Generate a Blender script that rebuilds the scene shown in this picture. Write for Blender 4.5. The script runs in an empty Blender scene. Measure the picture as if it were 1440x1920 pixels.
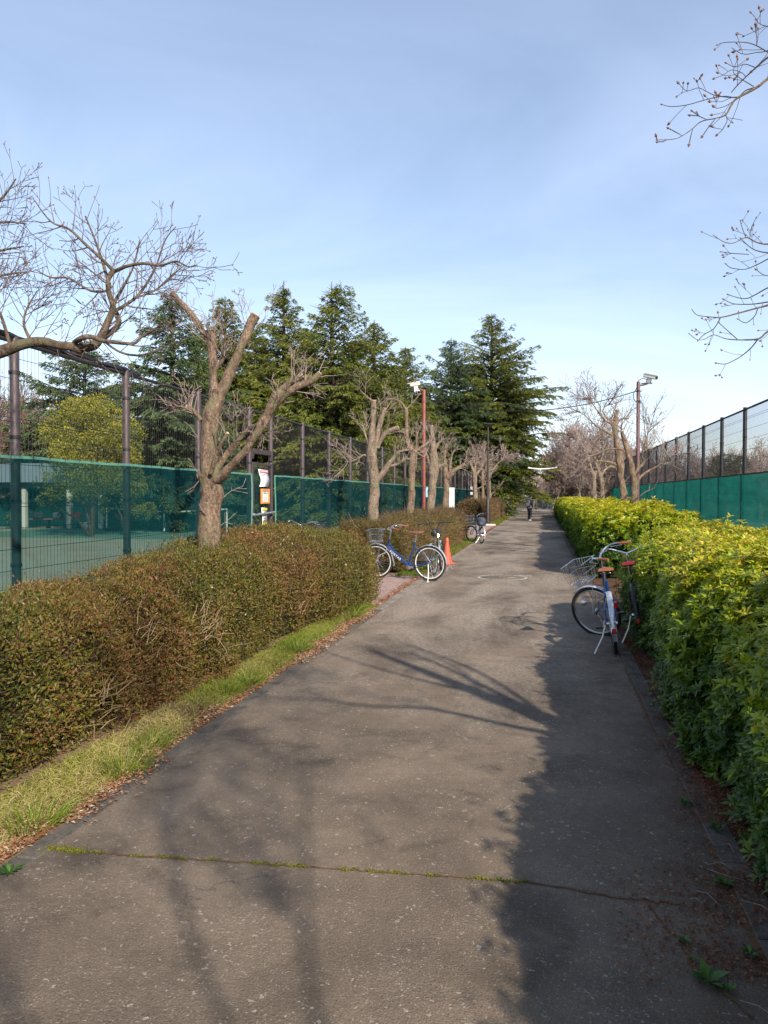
import bpy, math, random
import numpy as np
from mathutils import Vector, Matrix

R_ = math.radians
S = bpy.context.scene
COL = S.collection
random.seed(7)
RNG = np.random.default_rng(11)

# ------------------------------------------------------------------ camera
FP, CX, CY, HZ = 1420.0, 720.0, 960.0, 928.0
CAMH = 1.65
PSI = math.atan(298.0 / FP)
PHI = math.atan((CY - HZ) / FP)
cam = bpy.data.objects.new('camera', bpy.data.cameras.new('camera'))
COL.objects.link(cam)
cam.data.sensor_fit = 'VERTICAL'
cam.data.sensor_height = 36.0
cam.data.lens = 36.0 * FP / 1920.0
cam.data.clip_start = 0.05
cam.data.clip_end = 2000
cam.location = (0, 0, CAMH)
FW = Vector((-math.sin(PSI) * math.cos(PHI), math.cos(PSI) * math.cos(PHI), -math.sin(PHI)))
RT = Vector((math.cos(PSI), math.sin(PSI), 0))
UP = RT.cross(FW)
cam.rotation_euler = Matrix((RT, UP, -FW)).transposed().to_euler()
S.camera = cam

# ------------------------------------------------------------------ sky, sun, exposure
SUN_EL, SUN_AZ = 32.0, 142.0       # azimuth clockwise from +Y
w = bpy.data.worlds.new('World')
S.world = w
w.use_nodes = True
nt = w.node_tree
nt.nodes.clear()
out = nt.nodes.new('ShaderNodeOutputWorld')
bg = nt.nodes.new('ShaderNodeBackground')
bg.inputs[1].default_value = 0.108
sky = nt.nodes.new('ShaderNodeTexSky')
sky.sky_type = 'NISHITA'
sky.sun_disc = False
sky.sun_elevation = R_(SUN_EL)
sky.sun_rotation = R_(SUN_AZ)
sky.altitude = 50
sky.air_density = 1.1
sky.dust_density = 0.35
sky.ozone_density = 1.2
tc = nt.nodes.new('ShaderNodeTexCoord')
sep = nt.nodes.new('ShaderNodeSeparateXYZ')
nt.links.new(tc.outputs['Generated'], sep.inputs[0])
zz = nt.nodes.new('ShaderNodeMath'); zz.operation = 'ADD'; zz.inputs[1].default_value = 0.22
nt.links.new(sep.outputs[2], zz.inputs[0])
dx = nt.nodes.new('ShaderNodeMath'); dx.operation = 'DIVIDE'
dy = nt.nodes.new('ShaderNodeMath'); dy.operation = 'DIVIDE'
nt.links.new(sep.outputs[0], dx.inputs[0]); nt.links.new(zz.outputs[0], dx.inputs[1])
nt.links.new(sep.outputs[1], dy.inputs[0]); nt.links.new(zz.outputs[0], dy.inputs[1])
cmb = nt.nodes.new('ShaderNodeCombineXYZ')
nt.links.new(dx.outputs[0], cmb.inputs[0]); nt.links.new(dy.outputs[0], cmb.inputs[1])
mp = nt.nodes.new('ShaderNodeMapping')
mp.inputs['Rotation'].default_value = (0, 0, R_(-50))
mp.inputs['Scale'].default_value = (0.7, 1.0, 1)
nt.links.new(cmb.outputs[0], mp.inputs[0])
nz = nt.nodes.new('ShaderNodeTexNoise')
nz.inputs['Scale'].default_value = 1.0
nz.inputs['Detail'].default_value = 7
nz.inputs['Roughness'].default_value = 0.55
nz.inputs['Distortion'].default_value = 0.9
nt.links.new(mp.outputs[0], nz.inputs['Vector'])
cr = nt.nodes.new('ShaderNodeValToRGB')
cr.color_ramp.elements[0].position = 0.36; cr.color_ramp.elements[0].color = (0.22, 0.22, 0.22, 1)
cr.color_ramp.elements[1].position = 0.78; cr.color_ramp.elements[1].color = (0.60, 0.60, 0.60, 1)
nt.links.new(nz.outputs[0], cr.inputs[0])
mx = nt.nodes.new('ShaderNodeMixRGB')
mx.inputs[2].default_value = (6.9, 7.9, 10.6, 1)       # thin high cloud
# thin cloud gathers towards the horizon, where one looks through more of it
hz1 = nt.nodes.new('ShaderNodeMapRange')
hz1.inputs[1].default_value = 0.0; hz1.inputs[2].default_value = 0.62
hz1.inputs[3].default_value = 1.25; hz1.inputs[4].default_value = 0.50
nt.links.new(sep.outputs[2], hz1.inputs[0])
hz2 = nt.nodes.new('ShaderNodeMath'); hz2.operation = 'MULTIPLY'; hz2.use_clamp = True
nt.links.new(cr.outputs[0], hz2.inputs[0]); nt.links.new(hz1.outputs[0], hz2.inputs[1])
nt.links.new(hz2.outputs[0], mx.inputs[0])
nt.links.new(sky.outputs[0], mx.inputs[1])
nt.links.new(mx.outputs[0], bg.inputs[0])
nt.links.new(bg.outputs[0], out.inputs[0])

sl = bpy.data.lights.new('sun', 'SUN')
sl.energy = 5.0
sl.angle = R_(0.9)
sl.color = (1.0, 0.90, 0.76)
sun = bpy.data.objects.new('sun', sl)
COL.objects.link(sun)
sdir = Vector((math.sin(R_(SUN_AZ)) * math.cos(R_(SUN_EL)), math.cos(R_(SUN_AZ)) * math.cos(R_(SUN_EL)), math.sin(R_(SUN_EL))))
sun.rotation_euler = sdir.to_track_quat('Z', 'Y').to_euler()
sun.location = (10, -12, 20)

S.view_settings.view_transform = 'Standard'
S.view_settings.look = 'None'
S.view_settings.exposure = 0.64
S.view_settings.gamma = 1
S.render.engine = 'CYCLES'
S.cycles.max_bounces = 6
S.cycles.transparent_max_bounces = 24
S.cycles.caustics_reflective = False
S.cycles.caustics_refractive = False


# ------------------------------------------------------------------ pixel (of the 1440x1920 photo) -> world
def W(px, py, d):
    return Vector((0, 0, CAMH)) + (FW + RT * ((px - CX) / FP) + UP * ((CY - py) / FP)) * d


def G(px, py, z=0.0):
    r = FW + RT * ((px - CX) / FP) + UP * ((CY - py) / FP)
    return Vector((0, 0, CAMH)) + r * ((z - CAMH) / r.z)


def DX(px, X):          # depth at which column px meets the plane x = X
    r = FW + RT * ((px - CX) / FP)
    return X / r.x


# ------------------------------------------------------------------ materials
MATS = {}


def newmat(name):
    m = bpy.data.materials.new(name)
    m.use_nodes = True
    n = m.node_tree.nodes
    n.clear()
    o = n.new('ShaderNodeOutputMaterial')
    MATS[name] = m
    return m, m.node_tree, o


def N(t, kind, **kw):
    n = t.nodes.new(kind)
    for k, v in kw.items():
        if k.startswith('i_'):
            key = k[2:].replace('_', ' ')
            n.inputs[key].default_value = v
        else:
            setattr(n, k, v)
    return n


def ramp(t, src, stops, interp='LINEAR'):
    c = t.nodes.new('ShaderNodeValToRGB')
    c.color_ramp.interpolation = interp
    e = c.color_ramp.elements
    while len(e) > 1:
        e.remove(e[-1])
    for i, (p, col) in enumerate(stops):
        if not hasattr(col, '__len__'):
            col = (col, col, col)
        if i == 0:
            e[0].position = p; e[0].color = (*col, 1)
        else:
            x = e.new(p); x.color = (*col, 1)
    t.links.new(src, c.inputs[0])
    return c.outputs[0]


def noise(t, scale, detail=4, rough=0.5, dist=0.0, vec=None, sx=None):
    n = N(t, 'ShaderNodeTexNoise')
    n.inputs['Scale'].default_value = scale
    n.inputs['Detail'].default_value = detail
    n.inputs['Roughness'].default_value = rough
    n.inputs['Distortion'].default_value = dist
    if vec is None:
        tcn = N(t, 'ShaderNodeTexCoord')
        vec = tcn.outputs['Object']
    if sx is not None:
        m = N(t, 'ShaderNodeMapping')
        m.inputs['Scale'].default_value = sx
        t.links.new(vec, m.inputs[0])
        vec = m.outputs[0]
    t.links.new(vec, n.inputs['Vector'])
    return n.outputs[0]


def mix(t, fac, a, b, mode='MIX'):
    m = N(t, 'ShaderNodeMixRGB', blend_type=mode)
    for i, v in ((0, fac), (1, a), (2, b)):
        if hasattr(v, 'links'):
            t.links.new(v, m.inputs[i])
        elif i == 0:
            m.inputs[0].default_value = v
        else:
            m.inputs[i].default_value = (*v, 1)
    return m.outputs[0]


def bump(t, h, strength=0.3, dist=0.01):
    b = N(t, 'ShaderNodeBump')
    b.inputs['Strength'].default_value = strength
    b.inputs['Distance'].default_value = dist
    t.links.new(h, b.inputs['Height'])
    return b.outputs[0]


def paint(name, col, rough=0.5, metal=0.0, var=0.12, scale=12.0, bmp=0.0, coat=0.0):
    """painted / plain surface with a little wear"""
    if name in MATS:
        return MATS[name]
    m, t, o = newmat(name)
    p = N(t, 'ShaderNodeBsdfPrincipled')
    n = noise(t, scale, 5, 0.6)
    lo = tuple(c * (1 - var * 1.6) for c in col)
    hi = tuple(min(1, c * (1 + var)) for c in col)
    t.links.new(ramp(t, n, [(0.3, lo), (0.7, hi)]), p.inputs['Base Color'])
    t.links.new(ramp(t, n, [(0.3, max(0, rough - .1)), (0.7, min(1, rough + .12))]), p.inputs['Roughness'])
    p.inputs['Metallic'].default_value = metal
    p.inputs['Coat Weight'].default_value = coat
    if bmp:
        t.links.new(bump(t, n, bmp, 0.004), p.inputs['Normal'])
    t.links.new(p.outputs[0], o.inputs[0])
    return m


def leafmat(name, stops, rough=0.45, trans=0.3, spec=0.5):
    """leaf colour picked per leaf from the vertex attribute 'rnd'"""
    m, t, o = newmat(name)
    a = N(t, 'ShaderNodeAttribute', attribute_name='rnd')
    c = ramp(t, a.outputs['Fac'], stops)
    p = N(t, 'ShaderNodeBsdfPrincipled')
    t.links.new(c, p.inputs['Base Color'])
    p.inputs['Roughness'].default_value = rough
    p.inputs['Specular IOR Level'].default_value = spec
    tr = N(t, 'ShaderNodeBsdfTranslucent')
    t.links.new(mix(t, 1.0, c, (1.0, 1.0, 0.55), 'MULTIPLY'), tr.inputs[0])
    ms = N(t, 'ShaderNodeMixShader')
    ms.inputs[0].default_value = trans
    t.links.new(p.outputs[0], ms.inputs[1]); t.links.new(tr.outputs[0], ms.inputs[2])
    t.links.new(ms.outputs[0], o.inputs[0])
    return m


def bark(name, a, b, c, scale=14, moss=None, bmp=0.5):
    m, t, o = newmat(name)
    p = N(t, 'ShaderNodeBsdfPrincipled')
    p.inputs['Roughness'].default_value = 0.9
    p.inputs['Specular IOR Level'].default_value = 0.2
    n1 = noise(t, scale * .6, 8, 0.7, 0.4, sx=(1, 1, 0.4))
    n2 = noise(t, scale * 1.7, 6, 0.8, 0.3, sx=(1, 1, 0.7))
    col = ramp(t, n1, [(0.32, a), (0.5, b), (0.68, c)])
    col = mix(t, 0.8, col, ramp(t, n2, [(0.36, .30), (0.5, .95), (0.62, 1.65)]), 'MULTIPLY')
    n4 = noise(t, scale * 2.2, 3, 0.6)
    col = mix(t, ramp(t, n4, [(0.58, 0.0), (0.64, 0.55)]), col, tuple(min(1, v * 1.25) for v in c))
    if moss:
        n3 = noise(t, 4.5, 6, 0.7)
        col = mix(t, ramp(t, n3, [(0.50, 0.0), (0.62, 0.75)]), col, moss)
    t.links.new(col, p.inputs['Base Color'])
    ad = N(t, 'ShaderNodeMath', operation='ADD')
    t.links.new(n1, ad.inputs[0]); t.links.new(n2, ad.inputs[1])
    t.links.new(bump(t, ad.outputs[0], bmp, 0.02), p.inputs['Normal'])
    t.links.new(p.outputs[0], o.inputs[0])
    return m


# ---- asphalt
def asphalt():
    m, t, o = newmat('asphalt')
    p = N(t, 'ShaderNodeBsdfPrincipled')
    big = noise(t, 0.9, 6, 0.6, 0.5)
    med = noise(t, 5.5, 6, 0.65)
    fine = noise(t, 120, 3, 0.7)
    col = ramp(t, big, [(0.35, (0.100, 0.075, 0.054)), (0.52, (0.146, 0.110, 0.078)), (0.68, (0.200, 0.152, 0.109))])
    col = mix(t, 0.5, col, ramp(t, med, [(0.3, .72), (0.7, 1.25)]), 'MULTIPLY')
    col = mix(t, 0.75, col, ramp(t, fine, [(0.28, .45), (0.5, 1.0), (0.72, 1.6)]), 'MULTIPLY')
    tcn = N(t, 'ShaderNodeTexCoord')
    # worn pale flecks of exposed aggregate, gathered in patches
    dn = N(t, 'ShaderNodeTexNoise'); dn.inputs['Scale'].default_value = 38
    t.links.new(tcn.outputs['Object'], dn.inputs['Vector'])
    add = N(t, 'ShaderNodeMixRGB', blend_type='ADD'); add.inputs[0].default_value = 0.05
    t.links.new(tcn.outputs['Object'], add.inputs[1]); t.links.new(dn.outputs[1], add.inputs[2])
    for sc, lo, hi, cc, ps in ((40, .50, .64, (.40, .355, .30), 1.7), (75, .44, .60, (.38, .335, .28), 2.3), (130, .38, .56, (.34, .30, .25), 3.1)):
        v = N(t, 'ShaderNodeTexVoronoi'); v.inputs['Scale'].default_value = sc
        t.links.new(add.outputs[0], v.inputs['Vector'])
        sepc = N(t, 'ShaderNodeSeparateColor'); t.links.new(v.outputs['Color'], sepc.inputs[0])
        patch = noise(t, ps, 4, 0.6)
        pr = ramp(t, patch, [(lo, .07), (hi, .52)])
        lt = N(t, 'ShaderNodeMath', operation='LESS_THAN'); t.links.new(sepc.outputs[0], lt.inputs[0]); t.links.new(pr, lt.inputs[1])
        szr = N(t, 'ShaderNodeMath', operation='MULTIPLY'); szr.inputs[1].default_value = 0.40; t.links.new(sepc.outputs[1], szr.inputs[0])
        d = N(t, 'ShaderNodeMath', operation='LESS_THAN'); t.links.new(v.outputs['Distance'], d.inputs[0]); t.links.new(szr.outputs[0], d.inputs[1])
        mu = N(t, 'ShaderNodeMath', operation='MULTIPLY'); t.links.new(lt.outputs[0], mu.inputs[0]); t.links.new(d.outputs[0], mu.inputs[1])
        m2 = N(t, 'ShaderNodeMath', operation='MULTIPLY'); t.links.new(mu.outputs[0], m2.inputs[0]); m2.inputs[1].default_value = 0.62
        col = mix(t, m2.outputs[0], col, cc)
    vc = N(t, 'ShaderNodeTexVoronoi', feature='DISTANCE_TO_EDGE'); vc.inputs['Scale'].default_value = 0.75
    wn = N(t, 'ShaderNodeTexNoise'); wn.inputs['Scale'].default_value = 3.0; wn.inputs['Detail'].default_value = 8; wn.inputs['Roughness'].default_value = .7
    t.links.new(tcn.outputs['Object'], wn.inputs['Vector'])
    wa = N(t, 'ShaderNodeMixRGB', blend_type='ADD'); wa.inputs[0].default_value = .45
    t.links.new(tcn.outputs['Object'], wa.inputs[1]); t.links.new(wn.outputs[1], wa.inputs[2]); t.links.new(wa.outputs[0], vc.inputs['Vector'])
    ck = mix(t, 1.0, ramp(t, vc.outputs['Distance'], [(0.002, .55), (0.007, 0.0)]), ramp(t, noise(t, .8, 3, .6), [(0.50, 0.0), (0.60, 1.0)]), 'MULTIPLY')
    col = mix(t, ck, col, (0.035, 0.027, 0.022))
    stn = noise(t, 1.9, 3, .5, 1.2)
    col = mix(t, 1.0, col, ramp(t, stn, [(0.30, .66), (0.42, 1.0), (0.7, 1.08)]), 'MULTIPLY')
    # dusty worn bands further along
    dust = noise(t, 0.55, 7, 0.72, 0.8, sx=(1.6, 0.55, 1))
    sp = N(t, 'ShaderNodeSeparateXYZ'); t.links.new(tcn.outputs['Object'], sp.inputs[0])
    mr = N(t, 'ShaderNodeMapRange'); mr.inputs[1].default_value = 4; mr.inputs[2].default_value = 10
    mr.inputs[3].default_value = 0.1; mr.inputs[4].default_value = 1
    t.links.new(sp.outputs[1], mr.inputs[0])
    dm = N(t, 'ShaderNodeMath', operation='MULTIPLY')
    t.links.new(ramp(t, dust, [(0.42, 0), (0.60, .95)]), dm.inputs[0]); t.links.new(mr.outputs[0], dm.inputs[1])
    gr = mix(t, 1.0, ramp(t, noise(t, 22, 6, .75), [(0.38, 0.0), (0.62, 1.0)]), dm.outputs[0], 'MULTIPLY')
    col = mix(t, gr, col, (0.37, 0.31, 0.25))
    # brown needle dust along the right kerb
    mr2 = N(t, 'ShaderNodeMapRange'); mr2.inputs[1].default_value = 0.30; mr2.inputs[2].default_value = 0.95
    t.links.new(sp.outputs[0], mr2.inputs[0])
    dd = N(t, 'ShaderNodeMath', operation='MULTIPLY')
    t.links.new(mr2.outputs[0], dd.inputs[0]); t.links.new(ramp(t, noise(t, 3.5, 7, .75), [(0.45, 0), (0.62, .8)]), dd.inputs[1])
    col = mix(t, dd.outputs[0], col, (0.10, 0.055, 0.038))
    t.links.new(col, p.inputs['Base Color'])
    p.inputs['Roughness'].default_value = 0.85
    p.inputs['Specular IOR Level'].default_value = 0.35
    hb = N(t, 'ShaderNodeMath', operation='ADD')
    t.links.new(fine, hb.inputs[0]); t.links.new(noise(t, 55, 4, .7), hb.inputs[1])
    t.links.new(bump(t, hb.outputs[0], 0.85, 0.008), p.inputs['Normal'])
    t.links.new(p.outputs[0], o.inputs[0])
    return m


def ground_mat(name, cols, s1=1.2, s2=30, bmp=.5):
    m, t, o = newmat(name)
    p = N(t, 'ShaderNodeBsdfPrincipled')
    n1 = noise(t, s1, 7, 0.65)
    n2 = noise(t, s2, 5, 0.7)
    col = ramp(t, n1, [(0.35, cols[0]), (0.5, cols[1]), (0.65, cols[2])])
    col = mix(t, 0.7, col, ramp(t, n2, [(0.3, .5), (0.7, 1.4)]), 'MULTIPLY')
    t.links.new(col, p.inputs['Base Color'])
    p.inputs['Roughness'].default_value = 0.95
    p.inputs['Specular IOR Level'].default_value = 0.15
    t.links.new(bump(t, n2, bmp, 0.02), p.inputs['Normal'])
    t.links.new(p.outputs[0], o.inputs[0])
    return m


def brick_mat():
    m, t, o = newmat('brick_paving')
    p = N(t, 'ShaderNodeBsdfPrincipled')
    tcn = N(t, 'ShaderNodeTexCoord')
    b = N(t, 'ShaderNodeTexBrick')
    b.inputs['Scale'].default_value = 1
    b.inputs['Brick Width'].default_value = 0.21
    b.inputs['Row Height'].default_value = 0.105
    b.inputs['Mortar Size'].default_value = 0.006
    b.inputs['Color1'].default_value = (0.30, 0.20, 0.175, 1)
    b.inputs['Color2'].default_value = (0.37, 0.25, 0.215, 1)
    b.inputs['Mortar'].default_value = (0.16, 0.13, 0.11, 1)
    t.links.new(tcn.outputs['Object'], b.inputs['Vector'])
    c = mix(t, 0.6, b.outputs['Color'], ramp(t, noise(t, 9, 5, .7), [(0.3, .7), (0.7, 1.25)]), 'MULTIPLY')
    t.links.new(c, p.inputs['Base Color'])
    p.inputs['Roughness'].default_value = 0.9
    t.links.new(p.outputs[0], o.inputs[0])
    return m


def screen_mat(name, col, clear, tl=0.5):
    """woven windbreak cloth: partly open, partly lit through"""
    m, t, o = newmat(name)
    n = noise(t, 1.3, 4, 0.6, sx=(1, 1, 2.5))
    c = mix(t, 1.0, (*col,), ramp(t, n, [(0.3, .8), (0.7, 1.2)]), 'MULTIPLY')
    # threads
    d = N(t, 'ShaderNodeBsdfDiffuse'); t.links.new(c, d.inputs[0])
    l = N(t, 'ShaderNodeBsdfTranslucent'); t.links.new(c, l.inputs[0])
    a = N(t, 'ShaderNodeMixShader'); a.inputs[0].default_value = tl
    t.links.new(d.outputs[0], a.inputs[1]); t.links.new(l.outputs[0], a.inputs[2])
    tr = N(t, 'ShaderNodeBsdfTransparent'); tr.inputs[0].default_value = (0.74, 0.92, 0.87, 1)
    b = N(t, 'ShaderNodeMixShader')
    b.inputs[0].default_value = clear
    t.links.new(a.outputs[0], b.inputs[1]); t.links.new(tr.outputs[0], b.inputs[2])
    t.links.new(b.outputs[0], o.inputs[0])
    return m


M_ASPH = asphalt()
M_SOIL = ground_mat('soil', [(0.075, 0.055, 0.035), (0.12, 0.09, 0.055), (0.10, 0.11, 0.04)])
M_VERGE = ground_mat('verge_soil', [(0.13, 0.085, 0.045), (0.22, 0.145, 0.085), (0.17, 0.155, 0.065)], 3.0, 45)
M_KERB = ground_mat('old_concrete', [(0.15, 0.13, 0.11), (0.22, 0.19, 0.16), (0.28, 0.245, 0.205)], 4, 60, .3)
M_KERBD = ground_mat('dirty_concrete', [(0.07, 0.065, 0.055), (0.12, 0.105, 0.09), (0.16, 0.12, 0.09)], 5, 50, .4)
M_BRICK = brick_mat()
M_COURT = ground_mat('court_sand', [(0.28, 0.27, 0.20), (0.33, 0.32, 0.24), (0.27, 0.30, 0.20)], 0.4, 12, .1)
M_COURTG = ground_mat('court_green', [(0.10, 0.20, 0.14), (0.13, 0.24, 0.17), (0.16, 0.26, 0.19)], 0.5, 15, .1)
M_SCRL = screen_mat('teal_screen_cloth', (0.006, 0.060, 0.068), 0.44, 0.35)
M_SCRR = screen_mat('green_screen_cloth', (0.009, 0.125, 0.105), 0.14, 0.60)
M_HEM = paint('pale_green_hem', (0.09, 0.26, 0.19), 0.7)
M_WIREM = paint('brown_painted_steel', (0.062, 0.044, 0.046), 0.55, 0.2)
M_WIRE = paint('dark_wire', (0.028, 0.024, 0.026), 0.55, 0.2)
M_DKST = paint('dark_steel', (0.016, 0.015, 0.018), 0.5, 0.3)
M_BARK1 = bark('mottled_bark', (0.062, 0.040, 0.028), (0.17, 0.115, 0.082), (0.30, 0.215, 0.155), 22, (0.16, 0.16, 0.085), 1.0)
M_BARK2 = bark('smooth_bark', (0.095, 0.066, 0.050), (0.19, 0.140, 0.106), (0.29, 0.225, 0.175), 20, (0.17, 0.16, 0.095), 1.0)
M_BARKD = bark('dark_bark', (0.035, 0.024, 0.018), (0.07, 0.05, 0.038), (0.11, 0.08, 0.06), 9)
M_TWIG = paint('twig_bark', (0.105, 0.075, 0.068), 0.85, 0, .25, 30)
M_TWIGP = paint('pinkish_twig_bark', (0.25, 0.185, 0.160), 0.85, 0, .3, 2)
M_TWIGB = paint('brown_twig_bark', (0.18, 0.115, 0.085), 0.85, 0, .3, 2)
M_TWIGG = paint('grey_twig_bark', (0.030, 0.025, 0.032), 0.7, 0, .3, 30)
M_BUD = paint('bud', (0.20, 0.11, 0.085), 0.7, 0, .3, 40)
M_CUT = paint('cut_wood', (0.62, 0.44, 0.27), 0.8, 0, .2, 40)
M_CUTO = paint('orange_cut_wood', (0.55, 0.24, 0.08), 0.8, 0, .2, 40)
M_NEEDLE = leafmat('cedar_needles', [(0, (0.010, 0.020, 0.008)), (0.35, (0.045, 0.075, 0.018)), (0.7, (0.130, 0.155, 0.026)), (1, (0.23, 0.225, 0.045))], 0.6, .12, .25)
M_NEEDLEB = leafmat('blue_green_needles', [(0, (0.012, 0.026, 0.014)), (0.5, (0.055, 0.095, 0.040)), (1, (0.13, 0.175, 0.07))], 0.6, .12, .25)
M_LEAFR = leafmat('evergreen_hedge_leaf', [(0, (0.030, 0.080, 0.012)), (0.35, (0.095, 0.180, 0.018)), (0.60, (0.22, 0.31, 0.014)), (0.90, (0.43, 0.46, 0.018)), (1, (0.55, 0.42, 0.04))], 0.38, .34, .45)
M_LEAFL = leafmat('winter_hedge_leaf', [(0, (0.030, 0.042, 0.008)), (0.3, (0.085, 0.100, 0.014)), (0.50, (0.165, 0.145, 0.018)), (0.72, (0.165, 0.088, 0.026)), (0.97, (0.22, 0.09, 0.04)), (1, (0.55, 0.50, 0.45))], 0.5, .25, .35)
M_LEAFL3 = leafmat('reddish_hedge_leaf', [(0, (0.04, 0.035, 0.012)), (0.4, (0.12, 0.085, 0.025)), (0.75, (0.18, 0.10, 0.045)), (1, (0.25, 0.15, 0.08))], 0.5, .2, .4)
M_HTWIG = leafmat('hedge_twig', [(0, (0.07, 0.040, 0.024)), (0.75, (0.13, 0.08, 0.045)), (0.93, (0.24, 0.16, 0.095)), (1, (0.38, 0.28, 0.17))], 0.7, 0, .3)
M_YBUSH = leafmat('yellow_green_leaf', [(0, (0.05, 0.07, 0.012)), (0.5, (0.20, 0.20, 0.02)), (1, (0.36, 0.31, 0.03))], 0.45, .3, .4)
M_GBUSH = leafmat('dull_green_leaf', [(0, (0.015, 0.026, 0.010)), (0.5, (0.05, 0.068, 0.020)), (1, (0.13, 0.12, 0.04))], 0.5, .2, .4)
M_GRASS = leafmat('grass_blade', [(0, (0.09, 0.15, 0.018)), (0.45, (0.20, 0.26, 0.03)), (0.7, (0.33, 0.32, 0.07)), (1, (0.50, 0.40, 0.20))], 0.5, .35, .3)
M_LITTER = leafmat('dry_leaf', [(0, (0.11, 0.045, 0.022)), (0.4, (0.26, 0.105, 0.05)), (0.75, (0.34, 0.20, 0.11)), (1, (0.48, 0.36, 0.24))], 0.75, .1, .2)
M_MOSS = leafmat('moss', [(0, (0.08, 0.10, 0.015)), (1, (0.22, 0.22, 0.02))], 0.8, .2, .1)
M_WEED = leafmat('weed_leaf', [(0, (0.02, 0.065, 0.012)), (1, (0.09, 0.18, 0.025))], 0.5, .25, .4)
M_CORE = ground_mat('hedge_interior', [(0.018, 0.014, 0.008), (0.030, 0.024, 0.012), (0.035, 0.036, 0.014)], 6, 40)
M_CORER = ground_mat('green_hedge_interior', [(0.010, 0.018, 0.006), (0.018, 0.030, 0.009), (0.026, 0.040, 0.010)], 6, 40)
M_CHROME = paint('chrome', (0.72, 0.72, 0.72), 0.22, 1.0, .05)
M_ALU = paint('brushed_aluminium', (0.60, 0.60, 0.58), 0.38, 0.9, .08)
M_RUBBER = paint('black_rubber', (0.018, 0.018, 0.018), 0.7)
M_BLACK = paint('black_plastic', (0.016, 0.016, 0.017), 0.4)
M_BLUE = paint('dark_blue_paint', (0.008, 0.040, 0.15), 0.25, 0, .08, 12, 0, 0.6)
M_BLUE2 = paint('bright_blue_paint', (0.025, 0.13, 0.42), 0.25, 0, .08, 12, 0, 0.6)
M_SILV = paint('silver_paint', (0.55, 0.57, 0.60), 0.3, 0.6, .06)
M_REDP = paint('red_plastic', (0.55, 0.015, 0.02), 0.3)
M_BROWN = paint('brown_leather', (0.24, 0.075, 0.045), 0.5)
M_TAN = paint('tan_leather', (0.24, 0.080, 0.042), 0.45)
M_WHITE = paint('white_plastic', (0.78, 0.78, 0.76), 0.45, 0, .05)
M_CREAM = paint('cream_metal', (0.72, 0.70, 0.60), 0.45, 0, .06)
M_ORANGE = paint('orange_plastic', (0.58, 0.095, 0.050), 0.55, 0, .25)
M_REDPOLE = paint('rust_red_paint', (0.23, 0.050, 0.040), 0.5, 0, .15)
M_MAROON = paint('maroon_paint', (0.12, 0.055, 0.060), 0.5, 0, .12)
M_LAMPP = paint('dark_brown_paint', (0.035, 0.026, 0.024), 0.5)
M_PAPER = paint('white_paper', (0.80, 0.80, 0.78), 0.6, 0, .05)
M_PINK = paint('pink_print', (0.72, 0.20, 0.28), 0.6)
M_INK = paint('grey_ink', (0.16, 0.16, 0.17), 0.6)
M_YEL = paint('yellow_print', (0.80, 0.60, 0.03), 0.5)
M_TEALP = paint('teal_print', (0.03, 0.28, 0.22), 0.5)
M_ORF = paint('orange_frame', (0.70, 0.27, 0.07), 0.5)
M_CONC = paint('pale_concrete', (0.55, 0.52, 0.46), 0.85, 0, .12, 9, .2)
M_ROOF = paint('grey_roof', (0.20, 0.23, 0.27), 0.7)
M_PWHITE = paint('worn_white_paint', (0.50, 0.46, 0.41), 0.8, 0, .3, 25)
M_COVER = paint('cast_iron_cover', (0.115, 0.10, 0.088), 0.8, .1, .2, 40)
M_SKIN = paint('skin', (0.55, 0.34, 0.25), 0.5)
M_HAIR = paint('black_hair', (0.012, 0.010, 0.010), 0.45)
M_JACK = paint('dark_green_cloth', (0.045, 0.065, 0.060), 0.8)
M_TROU = paint('dark_navy_cloth', (0.022, 0.024, 0.035), 0.85)
M_PACK = paint('grey_blue_canvas', (0.075, 0.09, 0.125), 0.7)


# ------------------------------------------------------------------ mesh tools
def props(o, label=None, cat=None, group=None, kind=None):
    if label: o['label'] = label
    if cat: o['category'] = cat
    if group: o['group'] = group
    if kind: o['kind'] = kind
    return o


def thing(name, label, cat, loc=(0, 0, 0), rz=0.0, group=None, rot=None):
    o = bpy.data.objects.new(name, None)
    COL.objects.link(o)
    o.location = loc
    o.rotation_euler = rot if rot else (0, 0, rz)
    o.empty_display_size = 0.2
    return props(o, label, cat, group)


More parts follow.
